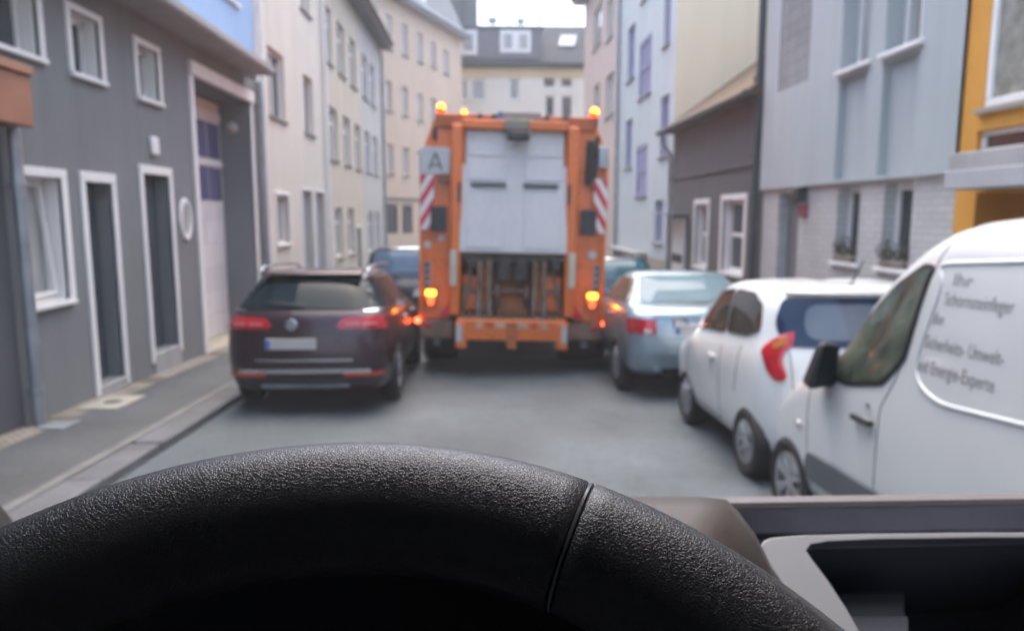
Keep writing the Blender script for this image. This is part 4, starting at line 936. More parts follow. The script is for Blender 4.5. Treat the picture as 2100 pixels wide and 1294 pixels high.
# --- white van at the right edge
ys = .8; X, Y = 2.84, 3.12
r = empty('white_van', (X, Y, road(Y)), 'white chimney sweep delivery van with grey lettering and black mirror at the right edge', 'van', 'cars parked along the street', TILT)
WR = .285; wyf, wyr = 1.27, -.95
lay = [dict(yr=-2.05, yf=2.0, w=.82, z=.22), dict(yr=-2.13, yf=2.08, w=.905, z=.27, rf=.2, bf=.10, tf=.03), dict(yr=-2.18, yf=2.14, w=.935, z=.45, bf=.10, tf=.03, rf=.2), dict(yr=-2.16, yf=2.14, w=.935, z=.70, bf=.12, tf=.03, rf=.2), dict(yr=-2.14, yf=2.06, w=.93, z=[(-2.1, .95), (.8, .92), (1.4, .88), (2.05, .76)], bf=.18, tf=.06, rf=.25),
       dict(yr=-2.12, yf=1.85, w=.915, z=[(-2.1, 1.10), (.7, 1.05), (1.3, 1.03), (1.85, .92)], bf=.22, tf=.08), dict(yr=-2.11, yf=1.45, w=.90, z=[(-2.1, 1.25), (.5, 1.20), (1.3, 1.10)], bf=.3, tf=.16, tr=.02), dict(yr=-2.09, yf=1.16, w=.875, z=[(-2.1, 1.50), (.5, 1.50), (1.1, 1.42)], bf=.3, tf=.16, tr=.02), dict(yr=-2.06, yf=.80, w=.835, z=[(-2, 1.765), (-.2, 1.765), (.75, 1.64)], bf=.28, tf=.16, tr=.02), dict(yr=-2.0, yf=.56, w=.775, z=[(-2, 1.87), (-.2, 1.87), (.55, 1.755)], bf=.25, tf=.14, tr=.02)]
body, bvh = make_body(r, lay, M['white_paint'], ys, [(s * .84, q) for s in (-1, 1) for q in (wyr, wyf)], WR, crown=.05)
vg_ = M['van_glass'] = mat('van_side_glass', (.085, .105, .08), .04, spec=.6, var=.6, scale=4)
for s in (-1, 1):
    sd_ = 'left' if s < 0 else 'right'
    dy = 3.12
    panel(r, bvh, sd_, [(1.00, 1.045), (.58, 1.035), (.25, 1.10), (.09, 1.25), (-.005, 1.695), (.09, 1.70), (.30, 1.595), (.52, 1.43), (.75, 1.22), (.95, 1.12)], M['gap'], 'window_seal', rnd=.03, off=.002, th=.004)
    panel(r, bvh, sd_, [(.93, 1.065), (.58, 1.06), (.265, 1.12), (.115, 1.26), (.02, 1.675), (.085, 1.675), (.285, 1.575), (.50, 1.41), (.73, 1.205), (.90, 1.10)], vg_, 'side_window', rnd=.03, off=.006, th=.004)
    # raised swage line round the load panel and its slightly sunk field
    sw = [(-1.2, 1.755), (-.02, 1.70), (-.09, 1.62), (.02, 1.24), (-.04, 1.155), (-.2, 1.11), (-1.55, 1.20)]
    d = DIRS[sd_]; pts = []
    for a, b in zip(smooth_poly(sw, .09, 4), smooth_poly(sw, .09, 4)[1:]):
        for k in range(4):
            t = k / 4; h = bvh.ray_cast(panel_pt(sd_, a[0] + (b[0] - a[0]) * t, a[1] + (b[1] - a[1]) * t), d)
            if h[0]: pts.append(h[0] + d * .004)
    mb = MB(); mb.tube(pts, .012, 8); mb.build('swage_line', M['white_paint'], r, smooth=60)
    seam(r, bvh, sd_, [(.25, .30), (.24, 1.0), (.15, 1.15), (-.02, 1.72), (-.06, 1.82)], M['gap'], r=.0025)
    seam(r, bvh, sd_, [(.97, .36), (1.02, .75), (1.03, 1.0)], M['gap'], r=.0025)
    mb = MB(); h = bvh.ray_cast(panel_pt(sd_, .37, .905), d)[0]
    mb.box(h.x + s * .012, h.x + s * .036, h.y - .095, h.y + .085, h.z - .014, h.z + .016); mb.box(h.x - s * .01, h.x + s * .02, h.y + .05, h.y + .08, h.z - .01, h.z + .01); mb.box(h.x - s * .01, h.x + s * .02, h.y - .09, h.y - .06, h.z - .01, h.z + .01)
    o = mb.build('door_handle', M['black_plastic'], r, bevel=.006)
    panel(r, bvh, sd_, [(.31 + .07 * math.cos(t * PI / 8) + .06, .865 + .055 * math.sin(t * PI / 8)) for t in range(16)], M['white_paint'], 'handle_dish', off=.001, th=.002, rnd=0)
    panel(r, bvh, sd_, [(.35 + .015 * math.cos(t * PI / 6), .985 + .015 * math.sin(t * PI / 6)) for t in range(12)], M['zinc'], 'door_lock', off=.004, th=.004, rnd=0)
    panel(r, bvh, sd_, [(.96, .555), (.99, .50), (.97, .43), (.93, .41), (-.45, .46), (-.45, .60), (.93, .575)], mat('grey_rub_strip', (.10, .115, .13), .6, var=.1), 'rub_strip', off=.012, th=.012, rnd=.03)
    panel(r, bvh, sd_, [(1.13 + .028 * math.cos(t * PI / 6), .70 + .018 * math.sin(t * PI / 6)) for t in range(12)], M['lamp_clear'], 'indicator', off=.008, rnd=0, dome=.006)
    panel(r, bvh, sd_, [(wyr - .46, .42), (wyr - .40, .70), (wyr - .2, .83), (wyr, .87), (wyr + .2, .83), (wyr + .40, .70), (wyr + .46, .42), (wyr + .43, .42), (wyr + .36, .67), (wyr + .18, .79), (wyr, .83), (wyr - .18, .79), (wyr - .36, .67), (wyr - .43, .42)], M['white_paint'], 'arch_lip', off=.008, th=.012, rnd=.02)
    for q in (wyr, wyf): wheel(r, s * .845, q, WR, .19, 6, rimr=.66)
mb = MB()
for s in (-1, 1):
    q = [(s * .90, .74, 1.00), (s * 1.065, .70, .98), (s * 1.065, .84, 1.0), (s * .91, .90, 1.02), (s * .885, .72, 1.25), (s * 1.02, .66, 1.27), (s * 1.01, .76, 1.25), (s * .90, .82, 1.23)]
    mb = MB(); mb.hexa(q); o = mb.build('wing_mirror', M['black_plastic'], r, bevel=.035, seg=3)
    mb = MB(); mb.bar((s * .86, .80, 1.01), (s * .96, .80, 1.02), .1, .05); mb.build('mirror_arm', M['black_plastic'], o, bevel=.01)
    g = MB(); g.hexa([(s * .915, .715, 1.02), (s * 1.045, .685, 1.01), (s * 1.045, .695, 1.01), (s * .915, .725, 1.02), (s * .905, .698, 1.23), (s * 1.01, .658, 1.245), (s * 1.01, .668, 1.245), (s * .905, .708, 1.23)]); g.build('mirror_glass', M['dark_glass'], o)
panel(r, bvh, 'front', [(-.70, 1.16), (.70, 1.16), (.60, 1.66), (-.60, 1.66)], M['dark_glass'], 'windscreen', rnd=.08)
M['letter_grey'] = mat('grey_lettering', (.21, .21, .22), .5, var=.1)
def lettering(root, bvh, text, y0, z0, length, height, side='left'):
    cu = bpy.data.curves.new('lettering', 'FONT'); cu.body = text; cu.size = 1.0; cu.resolution_u = 3
    to = bpy.data.objects.new('lettering', cu); C.objects.link(to)
    dg = bpy.context.evaluated_depsgraph_get(); dg.update()
    me = bpy.data.meshes.new_from_object(to.evaluated_get(dg)); bpy.data.objects.remove(to); bpy.data.curves.remove(cu)
    xs = [v.co.x for v in me.vertices]; sx = length / (max(xs) - min(xs)); x0 = min(xs); d = DIRS[side]
    bm = bmesh.new(); bm.from_mesh(me)
    bmesh.ops.subdivide_edges(bm, edges=[e for e in bm.edges if e.calc_length() > .2], cuts=2)
    for v in bm.verts:
        yy = y0 - (v.co.x - x0) * sx; zz = z0 + v.co.y * height / .72
        h = bvh.ray_cast(panel_pt(side, yy, zz), d); v.co = h[0] - d * .0018 if h[0] else Vector((0, yy, zz))
    bm.to_mesh(me); bm.free(); me.name = 'lettering'; me.materials.clear(); me.materials.append(M['letter_grey'])
    o = bpy.data.objects.new('lettering', me); C.objects.link(o); o.parent = root; return o
def vz(px, py): p = atX(px, py, 1.93); return p.y - Y, p.z - road(p.y)
for t, (xa, ya), (xb, yb), hh in (("Ihr", (1948, 588), (1988, 588), .055), ("Schornsteinfeger", (1934, 628), (2080, 634), .058), ("Ihr", (1915, 668), (1938, 668), .055), ("Sicherheits- Umwelt-", (1900, 716), (2068, 734), .060), ("und Energie-Experte", (1885, 762), (2052, 788), .060)):
    a = vz(xa, ya); b = vz(xb, yb); lettering(r, bvh, t, a[0], a[1], a[0] - b[0], hh)
# ------------------------------------------------------------------ refuse truck
TY = 9.9
r = empty('garbage_truck', (.335, TY, road(TY)), 'orange refuse truck with pale tailgate, lit amber beacons and striped warning plates', 'truck', None, (-math.atan(SLOPE), math.radians(1.4), 0))
K = 153.0
def tx(px): return (px - 1053) / K
def tz(py): return (772 - py) / K
def tb(mb, px0, py0, px1, py1, y0, y1): mb.box(tx(px0), tx(px1), y0, y1, tz(py1), tz(py0)); return mb
OR = M['orange'] = mat('orange_truck_paint', (.74, .165, .02), .42, var=.10, scale=2.2, coat=.25, var2=.28, rvar=.12)
OD = M['orange_dirty'] = mat('grimy_orange_paint', (.42, .12, .035), .6, var=.3, scale=3.5, var2=.3)
M['tail_white'] = mat('pale_tailgate_paint', (.60, .60, .605), .5, var=.04, scale=1.6, var2=.06, stretch=(1, 1, .3))
M['grime'] = mat('brown_grime_steel', (.21, .14, .095), .7, .2, var=.4, scale=6, var2=.3)
M['sign_red'] = mat('reflective_red', (.55, .03, .05), .4, var=.06)
M['sign_white'] = mat('reflective_white', (.66, .65, .64), .4, var=.06)
M['worn_cream'] = mat('worn_cream_marking', (.52, .42, .32), .6, var=.25, scale=12, var2=.3)
M['worn_red'] = mat('worn_red_marking', (.50, .08, .05), .6, var=.25, scale=12, var2=.3)
M['grey_sheet'] = mat('grey_sheet', (.46, .48, .48), .5, var=.07)
# container body ahead of the loader
mb = MB(); mb.prism([(-1.2, 1.2, .95), (1.2, 1.2, .95), (1.22, 1.2, 2.9), (1.0, 1.2, 3.36), (-1.0, 1.2, 3.36), (-1.22, 1.2, 2.9)], (0, 4.6, 0)); mb.build('container', OR, r, bevel=.02)
mb = MB(); mb.box(-1.15, 1.15, 6.1, 8.1, .75, 2.95); cb = mb.build('cab', OR, r, bevel=.08, seg=3)
mb = MB(); mb.box(-1.05, 1.05, 8.08, 8.13, 1.75, 2.75); mb.build('windscreen', M['dark_glass'], cb)
mb = MB(); mb.box(-.45, .45, .4, 7.9, .62, .93); mb.build('chassis', M['steel_dark'], r)
# tail side walls (deep side plates with chamfered shoulders)
for s in (-1, 1):
    xo = s * 1.255; xi = s * .845
    q = [(xo, .0, tz(660)), (xo, .0, tz(320)), (s * 1.08, .06, tz(245)), (xi, .06, tz(245)), (xi, .0, tz(660))]
    mb = MB(); mb.prism(q, (0, 1.25, 0)); o = mb.build('side_wall', OR, r, bevel=.012)
    mb = MB(); mb.box(s * .70, s * .845, -.13, .5, tz(650), tz(262)); mb.build('post', OR, r, bevel=.02)
    mb = MB(); mb.box(s * .655, s * .70, -.06, .3, tz(520), tz(268)); mb.build('guide_rail', OD, r, bevel=.006)
    # edge flange, grille slots and stickers
    mb = MB(); mb.box(s * 1.20, s * 1.262, -.035, -.002, tz(655), tz(320)); mb.build('flange', OR, r, bevel=.008)
    mb = MB(); mb.box(s * 1.11, s * 1.19, -.022, -.002, tz(600), tz(540)); gp = mb.build('marker_plate', M['zinc'], r, bevel=.008)
    mb = MB()
    for k in range(4): mb.box(s * 1.125, s * 1.175, -.028, -.0225, tz(595) + k * .095, tz(595) + k * .095 + .06)
    mb.build('slot', M['black_plastic'], gp)
    mb = MB(); mb.box(s * .755, s * .845, -.16, -.131, tz(588), tz(516)); mb.build('reflector_strip', mat('pale_reflector', (.50, .50, .40), .35, var=.1), r, bevel=.006)
    # chevron plate, stripes one mesh of red bands on white
    x0, x1, z0, z1 = s * 1.075, s * 1.255, tz(475), tz(364)
    mb = MB(); mb.box(x0, x1, -.062, -.04, z0, z1); ch = mb.build('warning_plate', M['sign_white'], r, bevel=.004)
    mb = MB(); W_ = .18; H_ = z1 - z0; n = 3; pit = .285; slope_ = .30
    for k in range(-1, 4):
        b = z0 + k * pit; poly = [(0, b), (W_, b + slope_), (W_, b + slope_ + .14), (0, b + .14)]
        cl = []
        for i in range(4):
            cl.append(poly[i])
        # clip to the plate's height
        def clip(pl, zc, keep_above):
            out = []
            for i in range(len(pl)):
                a, c = pl[i], pl[(i + 1) % len(pl)]; ia = (a[1] >= zc) == keep_above; ic = (c[1] >= zc) == keep_above
                if ia: out.append(a)
                if ia != ic: t = (zc - a[1]) / (c[1] - a[1]); out.append((a[0] + (c[0] - a[0]) * t, zc))
            return out
        cl = clip(clip(cl, z0 + .003, True), z1 - .003, False) if cl else []
        if len(cl) >= 3: mb.prism([(x1 - s * p[0], -.0665, p[1]) for p in cl], (0, .004, 0))
    mb.build('warning_stripe', M['sign_red'], ch)
    # rubber flap square
    mb = MB(); mb.box(s * .90, s * 1.115, -.085, -.055, tz(478), tz(427)); mb.build('rubber_square', M['black_plastic'], r, bevel=.01)
    # lamp cluster
    ax, az = s * 1.10, tz(607)
    mb = MB(); mb.box(ax - .085, ax + .085, -.06, -.002, az - .16, az + .075); lc = mb.build('lamp_housing', OD, r, bevel=.012)
    mb = MB()
    for k in (-1, 1): mb.lathe([(.038, 0), (.036, .02), (.021, .036), (.001, .04)], Matrix.Translation((ax + k * .030, -.061, az + .014)) @ Matrix.Rotation(PI / 2, 4, 'X'), 18)
    mb.build('amber_lamp', emat('amber_lit', (1.0, .22, .008), 7), lc, smooth=50)
    mb = MB(); mb.hexa([(ax - .032, -.075, az - .15), (ax + .032, -.075, az - .15), (ax + .032, -.061, az - .15), (ax - .032, -.061, az - .15), (ax - .05, -.075, az - .035), (ax + .05, -.075, az - .035), (ax + .05, -.061, az - .035), (ax - .05, -.061, az - .035)]); mb.build('tail_lamp', emat('orange_red_lit', (1.0, .10, .03), .8), lc, bevel=.01)
    # lower bumper corner with red lamps, red wedge and grey carrier
    mb = MB(); mb.box(s * .78, s * 1.26, -.05, .5, tz(700), tz(661)); bc = mb.build('bumper_corner', M['grime'], r, bevel=.03)
    mb = MB(); mb.lathe([(.04, 0), (.036, .02), (.001, .03)], Matrix.Translation((s * 1.275, -.06, tz(662))) @ Matrix.Rotation(PI / 2, 4, 'X'), 16); mb.build('side_marker_lamp', emat('red_lit', (1.0, .07, .02), 3), r, smooth=50)
    mb = MB(); mb.prism([(s * .76, -.07, tz(652)), (s * .98, -.07, tz(652)), (s * .86, -.07, tz(625))], (0, .05, 0)); mb.build('red_wedge', M['sign_red'], r, bevel=.006)
    mb = MB(); mb.lathe([(.05, 0), (.046, .015), (.001, .02)], Matrix.Translation((s * 1.14, -.051, tz(672))) @ Matrix.Rotation(PI / 2, 4, 'X'), 16); mb.build('reflector', M['lamp_red'], bc, smooth=50)
    mb = MB(); mb.tube([(s * 1.02, .1, tz(665)), (s * 1.0, .06, tz(690)), (s * 1.03, .1, tz(715))], .05, 10); mb.build('hydraulic_ram', M['zinc'], r, smooth=50)
    mb = MB(); mb.box(s * .80, s * 1.2, .55, .6, tz(742), tz(690)); mb.build('mud_flap', M['rubber'], r)
    for yy in (1.05, 4.9):
        e = wheel(r, s * 1.0, yy, .5, .3 if yy > 3 else .52, 10, rimr=.55, m='zinc')
# round stickers
for px, py, rr in ((876, 506, .05), (905, 491, .045), (1219, 520, .06)):
    mb = MB(); mb.lathe([(rr, 0), (rr * .96, .004), (.001, .004)], Matrix.Translation((tx(px), -.002, tz(py))) @ Matrix.Rotation(PI / 2, 4, 'X'), 20); mb.build('round_sticker', M['grey_sheet'], r)
# A plate on the left shoulder
mb = MB(); tb(mb, 861, 308, 921, 362, -.05, -.03); ap = mb.build('letter_plate', M['grey_sheet'], r, bevel=.004)
mb = MB(); cx_, zb, zt = tx(891), tz(353), tz(320)
mb.bar((cx_ - .085, -.054, zb), (cx_ - .004, -.054, zt), .03, .008, (0, 1, 0)); mb.bar((cx_ + .085, -.054, zb), (cx_ + .004, -.054, zt), .03, .008, (0, 1, 0)); mb.bar((cx_ - .05, -.0545, zb + .06), (cx_ + .05, -.0545, zb + .06), .008, .024, (0, 0, 1))
mb.build('letter', mat('letter_dark', (.14, .16, .16), .5), ap)
# right shoulder: tool box and hoses
mb = MB(); tb(mb, 1224, 298, 1243, 342, -.1, -.003); mb.build('control_box', M['zinc'], r, bevel=.012)
mb = MB(); mb.tube([(tx(1222), -.05, tz(280)), (tx(1212), -.09, tz(310)), (tx(1202), -.07, tz(345)), (tx(1203), -.03, tz(375))], .035, 10); mb.tube([(tx(1208), -.04, tz(290)), (tx(1203), -.06, tz(330)), (tx(1207), -.03, tz(372))], .028, 10); mb.build('hose', M['rubber'], r, smooth=50)
mb = MB(); tb(mb, 1199, 285, 1224, 372, -.02, -.002); mb.build('access_panel', M['steel_dark'], r, bevel=.01)
mb = MB(); tb(mb, 884, 268, 893, 292, -.03, .03); mb.build('latch', M['black_plastic'], r, bevel=.01)
for a, b in ((898, 918), (1200, 1216)):
    mb = MB(); tb(mb, a, 370, b, 380, -.04, -.002); mb.build('bracket', M['grime'], r, bevel=.006)
# top beam
mb = MB(); mb.box(-1.08, 1.08, .02, 1.2, tz(268), tz(238)); mb.build('top_beam', OD, r, bevel=.02)
mb = MB(); mb.box(-.70, .70, -.13, .02, tz(270), tz(252)); mb.build('lintel', OR, r, bevel=.012)
mb = MB(); tb(mb, 1015, 234, 1104, 257, -.06, .018); pl = mb.build('number_plate', mat('dull_number_plate', (.24, .23, .21), .5, var=.15, scale=9), r, bevel=.006)
mb = MB(); tb(mb, 1017, 236, 1024, 255, -.064, -.0605); mb.build('plate_band', M['plate_blue'], pl)
mb = MB(); tb(mb, 1030, 252, 1080, 272, -.19, -.132); br = mb.build('bracket', mat('khaki_bracket', (.24, .23, .19), .6, var=.15), r, bevel=.01)
mb = MB(); tb(mb, 1036, 276, 1080, 294, -.26, -.15); mb.build('camera', M['black_plastic'], br, bevel=.02)
for px in (975, 1004, 1112, 1150):
    mb = MB(); tb(mb, px, 238, px + 10, 249, -.03, .018); mb.build('lug', M['steel_dark'], r, bevel=.006)
for px, py, rr in ((900, 229, .056), (947, 238, .038), (1215, 229, .058)):
    M0 = Matrix.Translation((tx(px), .1, tz(py) - .05))
    mb = MB(); mb.lathe([(.02, -.16), (.06, -.14), (rr, -.03), (rr, 0)], M0, 18, True); bo = mb.build('beacon', mat('beacon_base', (.10, .02, .015), .5), r, smooth=45)
    mb = MB(); mb.lathe([(rr * .95, .001), (rr, .05), (rr * .85, .11), (rr * .4, .135), (.001, .14)], M0, 20); mb.build('beacon_lens', emat('beacon_dome', (1.0, .06, .01), .7), bo, smooth=60)
    mb = MB(); mb.tube([M0 @ Vector((rr * .62 * math.cos(t * PI / 8), -rr * 1.02 - .012, .065 + rr * .62 * math.sin(t * PI / 8))) for t in range(-1, 9)], rr * .28, 10); mb.build('beacon_bulb', emat('beacon_lit', (1.0, .20, .008), 6), bo, smooth=60)
# tailgate: two raised fields with a middle rib, lower edge nearer the viewer
a_, b_ = tz(519), tz(270)
def tg(x, z, d): f = (z - a_) / (b_ - a_); return (x * (1.02 - .02 * f), -.16 + .14 * f - d, z)
mb = MB(); w_ = .708
mb.hexa([tg(-w_, a_, -.08), tg(w_, a_, -.08), tg(w_, a_, 0), tg(-w_, a_, 0), tg(-w_, b_, -.08), tg(w_, b_, -.08), tg(w_, b_, 0), tg(-w_, b_, 0)]); g = mb.build('tailgate', M['tail_white'], r, bevel=.01)
for x0, x1 in ((-.63, -.13), (.13, .63)):
    for z0, z1 in ((a_ + .06, a_ + .82), (a_ + .96, a_ + 1.24), (a_ + 1.28, b_ - .05)):
        mb = MB(); mb.hexa([tg(x0, z0, .001), tg(x1, z0, .001), tg(x1, z0, .014), tg(x0, z0, .014), tg(x0, z1, .001), tg(x1, z1, .001), tg(x1, z1, .014), tg(x0, z1, .014)]); mb.build('pressed_field', M['tail_white'], g, bevel=.01)
    zc = a_ + .90; mb = MB(); c0, c1 = (x0 + .05, x1 + .02) if x0 < 0 else (x0 - .02, x1 - .05)
    mb.hexa([tg(c0, zc - .022, .0), tg(c1, zc - .022, .0), tg(c1, zc - .022, .05), tg(c0, zc - .022, .05), tg(c0, zc + .022, .0), tg(c1, zc + .022, .0), tg(c1, zc + .022, .05), tg(c0, zc + .022, .05)]); mb.build('grab_bar', mat('dark_grab_bar', (.035, .045, .06), .5), g, bevel=.012)
for s in (-1, 1):
    mb = MB(); mb.box(s * .715, s * .745, -.17, -.131, tz(418), tz(378)); mb.build('lock_pin', M['black_plastic'], r, bevel=.006)
M['hopper_brown'] = mat('rusty_hopper_steel', (.40, .145, .05), .65, .1, var=.5, scale=3.2, var2=.4)
# hopper mouth
mb = MB(); mb.hexa([(-.72, .12, tz(655)), (.72, .12, tz(655)), (.72, .20, tz(655)), (-.72, .20, tz(655)), (-.72, .42, tz(520)), (.72, .42, tz(520)), (.72, .5, tz(520)), (-.72, .5, tz(520))]); mb.box(-.72, .72, .30, .42, tz(560), tz(552)); mb.box(-.735, -.70, .0, .5, tz(655), tz(500)); mb.box(.70, .735, .0, .5, tz(655), tz(500)); mb.box(-.7, .7, .0, .5, tz(660), tz(652)); mb.build('hopper', M['hopper_brown'], r)
mb = MB(); mb.box(-.72, .72, -.05, .25, tz(536), tz(521)); mb.build('hopper_edge', M['grime'], r, bevel=.012)
for x0, x1 in ((-.68, -.42), (.42, .68)):
    mb = MB(); mb.box(x0, x1, .02, .10, tz(640), tz(566)); mb.build('flap', OR, r, bevel=.015)
mb = MB(); mb.box(-.20, .20, .08, .11, tz(650), tz(612)); mb.build('flap', M['hopper_brown'], r, bevel=.015)
for c_ in (-.38, .36):
    mb = MB(); mb.box(c_ - .095, c_ - .03, -.14, .05, tz(655), tz(535)); mb.box(c_ + .03, c_ + .095, -.14, .05, tz(655), tz(535)); mb.tube([(c_ - .12, -.05, tz(545)), (c_ + .12, -.05, tz(545))], .035, 10); la = mb.build('lifting_arm', M['grime'], r, bevel=.01)
    mb = MB(); mb.tube([(c_, -.05, tz(640)), (c_, .02, tz(585))], .022, 10); mb.tube([(c_, .02, tz(590)), (c_, .05, tz(548))], .034, 10); mb.build('hydraulic_ram', OR, la, smooth=50)
    mb = MB(); mb.tube([(c_ - .075, -.16, tz(648)), (c_ - .075, -.18, tz(618))], .025, 8); mb.tube([(c_ + .075, -.16, tz(648)), (c_ + .075, -.18, tz(618))], .025, 8); mb.build('hook', M['zinc'], la, smooth=50)
mb = MB(); mb.tube([(-.68, .0, tz(598)), (.68, .0, tz(598))], .03, 10)
for x in (-.62, -.2, .2, .62): mb.box(x - .03, x + .03, -.05, .08, tz(612), tz(584))
mb.build('torque_tube', M['grime'], r, smooth=40)
for s in (-1, 1):
    mb = MB(); mb.bar((s * .66, -.02, tz(640)), (s * .55, .02, tz(545)), .045, .05); mb.build('strut', M['grime'], r, bevel=.008)
    mb = MB(); mb.tube([(s * .2, .1, tz(540)), (s * .16, .0, tz(580)), (s * .24, -.04, tz(612)), (s * .27, -.08, tz(645))], .017, 8); mb.tube([(s * .24, .1, tz(538)), (s * .22, .0, tz(575)), (s * .18, -.03, tz(620)), (s * .2, -.08, tz(650))], .014, 8); mb.build('hose', M['rubber'], r, smooth=50)
    mb = MB(); mb.box(s * .03, s * .2, -.1, .0, tz(575), tz(540)); mb.build('valve_block', M['steel_dark'], r, bevel=.01)
mb = MB()
for k in range(15): x = -.66 + k * .094; mb.hexa([(x - .02, -.2, tz(652)), (x + .02, -.2, tz(652)), (x + .02, -.16, tz(652)), (x - .02, -.16, tz(652)), (x - .012, -.23, tz(632)), (x + .012, -.23, tz(632)), (x + .012, -.2, tz(632)), (x - .012, -.2, tz(632))])
mb.box(-.71, .71, -.21, -.15, tz(664), tz(650)); mb.build('lifting_comb', M['grime'], r, bevel=.004)
mb = MB(); mb.tube([(-.7, -.1, tz(532)), (.7, -.1, tz(532))], .03, 10)
for x in (-.55, -.1, .12, .58): mb.box(x - .05, x + .05, -.14, -.04, tz(548), tz(528))
mb.build('pivot_shaft', M['steel_dark'], r, smooth=40)
# rear step beam
mb = MB(); mb.box(-.74, .74, -.30, -.10, tz(697), tz(655)); st = mb.build('step_beam', OR, r, bevel=.015)
for x0, x1 in ((-.75, -.60), (-.07, .07), (.60, .75)):
    mb = MB(); mb.box(x0, x1, -.315, -.06, tz(714), tz(660)); mb.build('step_foot', OD if x0 == -.07 else OR, r, bevel=.012)
for s in (-1, 1):
    mb = MB(); mb.box(s * .665, s * .74, -.325, -.316, tz(700), tz(664)); mb.build('worn_patch', M['grey_sheet'], st)
for x, w2, mm in ((-.43, .09, 'worn_cream'), (-.29, .08, 'worn_red'), (-.15, .12, 'worn_cream'), (.15, .12, 'worn_cream'), (.30, .07, 'worn_red'), (.43, .08, 'worn_cream')):
    mb = MB(); mb.hexa([(x - w2 / 2, -.304, tz(671)), (x + w2 / 2, -.304, tz(671)), (x + w2 / 2, -.3005, tz(671)), (x - w2 / 2, -.3005, tz(671)), (x - w2 / 2 - .015, -.304, tz(660)), (x + w2 / 2 - .015, -.304, tz(660)), (x + w2 / 2 - .015, -.3005, tz(660)), (x - w2 / 2 - .015, -.3005, tz(660))]); mb.build('marking_patch', M[mm], st)
mb = MB(); mb.tube([(-1.0, 1.05, .5), (1.0, 1.05, .5)], .09, 12); mb.sphere((0, 1.05, .5), .2); mb.build('axle', M['steel_dark'], r, smooth=50)

# ------------------------------------------------------------------ the van the viewer sits in
M['leather'] = leather('grained_leather', (.030, .034, .044), 900, .34, .9)
M['dash_grain'] = leather('grained_dash_plastic', (.038, .032, .031), 480, .45)
M['dash'] = mat('dash_plastic', (.30, .305, .36), .5, var=.08, scale=30, bump=.1, bscale=900)
M['dash_dark'] = mat('dark_dash_plastic', (.03, .032, .038), .6, var=.1, scale=30, bump=.1, bscale=900)
M['dash_top'] = mat('dash_top_plastic', (.10, .095, .105), .5, var=.08, scale=30, bump=.1, bscale=900)
M['binnacle'] = mat('binnacle_shade_black', (.014, .014, .017), .9, var=.1, spec=.15)
M['bezel'] = mat('satin_silver_bezel', (.20, .215, .245), .42, .1, var=.04, scale=20)
WC = Vector((-.0449, .0944, 1.5930)); WT = .6685
E1 = Vector((1, 0, 0)); E2 = Vector((0, math.cos(WT), math.sin(WT))); EN = Vector((0, -math.sin(WT), math.cos(WT)))
sw = empty('steering_wheel', WC, 'black grained leather steering wheel filling the lower foreground', 'steering wheel', world=True)
RR, HA, HB = .1785, .0215, .018
def rim_ring(a, k=1.0, n=28, sq=2.3):
    c = E1 * math.cos(a) + E2 * math.sin(a); out = []
    for j in range(n):
        t = 2 * PI * j / n; ct, st_ = math.cos(t), math.sin(t)
        x = abs(ct) ** (2 / sq) * (1 if ct > 0 else -1) * HA * k; y = abs(st_) ** (2 / sq) * (1 if st_ > 0 else -1) * HB * k
        out.append(WC + c * (RR + x) + EN * y)
    return out
def rim_arc(name, a0, a1, m, gap=.0018, k=1.0):
    rings = [rim_ring(a0 + gap, k * .86), rim_ring(a0 + gap + .002, k * .95), rim_ring(a0 + gap + .007, k)]
    n = max(6, int(abs(a1 - a0) / .03))
    for i in range(1, n): rings.append(rim_ring(a0 + gap + .007 + (a1 - a0 - 2 * gap - .014) * i / n, k))
    rings += [rim_ring(a1 - gap - .007, k), rim_ring(a1 - gap - .002, k * .95), rim_ring(a1 - gap, k * .86)]
    mb = MB(); mb.rings(rings, True); return mb.build(name, m, sw, smooth=50)
A0 = 1.155
rim_arc('rim_grip', A0, PI + .35, M['leather'])
rim_arc('rim_grip', PI + .35, 2 * PI + A0, M['leather'])
mb = MB(); mb.rings([rim_ring(2 * PI * i / 160, .82) for i in range(161)], False); mb.build('rim_core', M['dash_dark'], sw, smooth=50)
for a in (A0, PI + .35):
    mb = MB(); mb.rings([rim_ring(a - .0045, .95), rim_ring(a - .002, .997), rim_ring(a + .002, .997), rim_ring(a + .0045, .95)], True); mb.build('seam_trim', mat('grey_seam_trim', (.22, .23, .25), .35, .3), sw, smooth=40)
hubc = WC - EN * .035
mb = MB(); mb.rings([[hubc + (E1 * math.cos(2 * PI * k / 32) * .085 + E2 * math.sin(2 * PI * k / 32) * .075) * s_ + EN * h_ for k in range(32)] for s_, h_ in ((1, -.03), (1, .0), (.93, .012), (.6, .022), (.2, .026))], True); mb.build('airbag_cover', M['dash_dark'], sw, smooth=40)
for a in (-.12, PI + .12, -PI / 2):
    c = E1 * math.cos(a) + E2 * math.sin(a); t_ = E2 * math.cos(a) - E1 * math.sin(a)
    mb = MB(); p0, p1 = hubc + c * .07 - EN * .01, WC + c * (RR - .01) - EN * .006
    mb.hexa([p0 - t_ * .03 - EN * .01, p0 + t_ * .03 - EN * .01, p1 + t_ * .022 - EN * .008, p1 - t_ * .022 - EN * .008, p0 - t_ * .03 + EN * .012, p0 + t_ * .03 + EN * .012, p1 + t_ * .022 + EN * .008, p1 - t_ * .022 + EN * .008]); mb.build('spoke', M['dash_dark'], sw, bevel=.006)
mb = MB(); mb.tube([hubc - EN * .02, hubc - EN * .34], [.05, .04], 16); mb.build('steering_column', M['dash_dark'], sw, smooth=40)

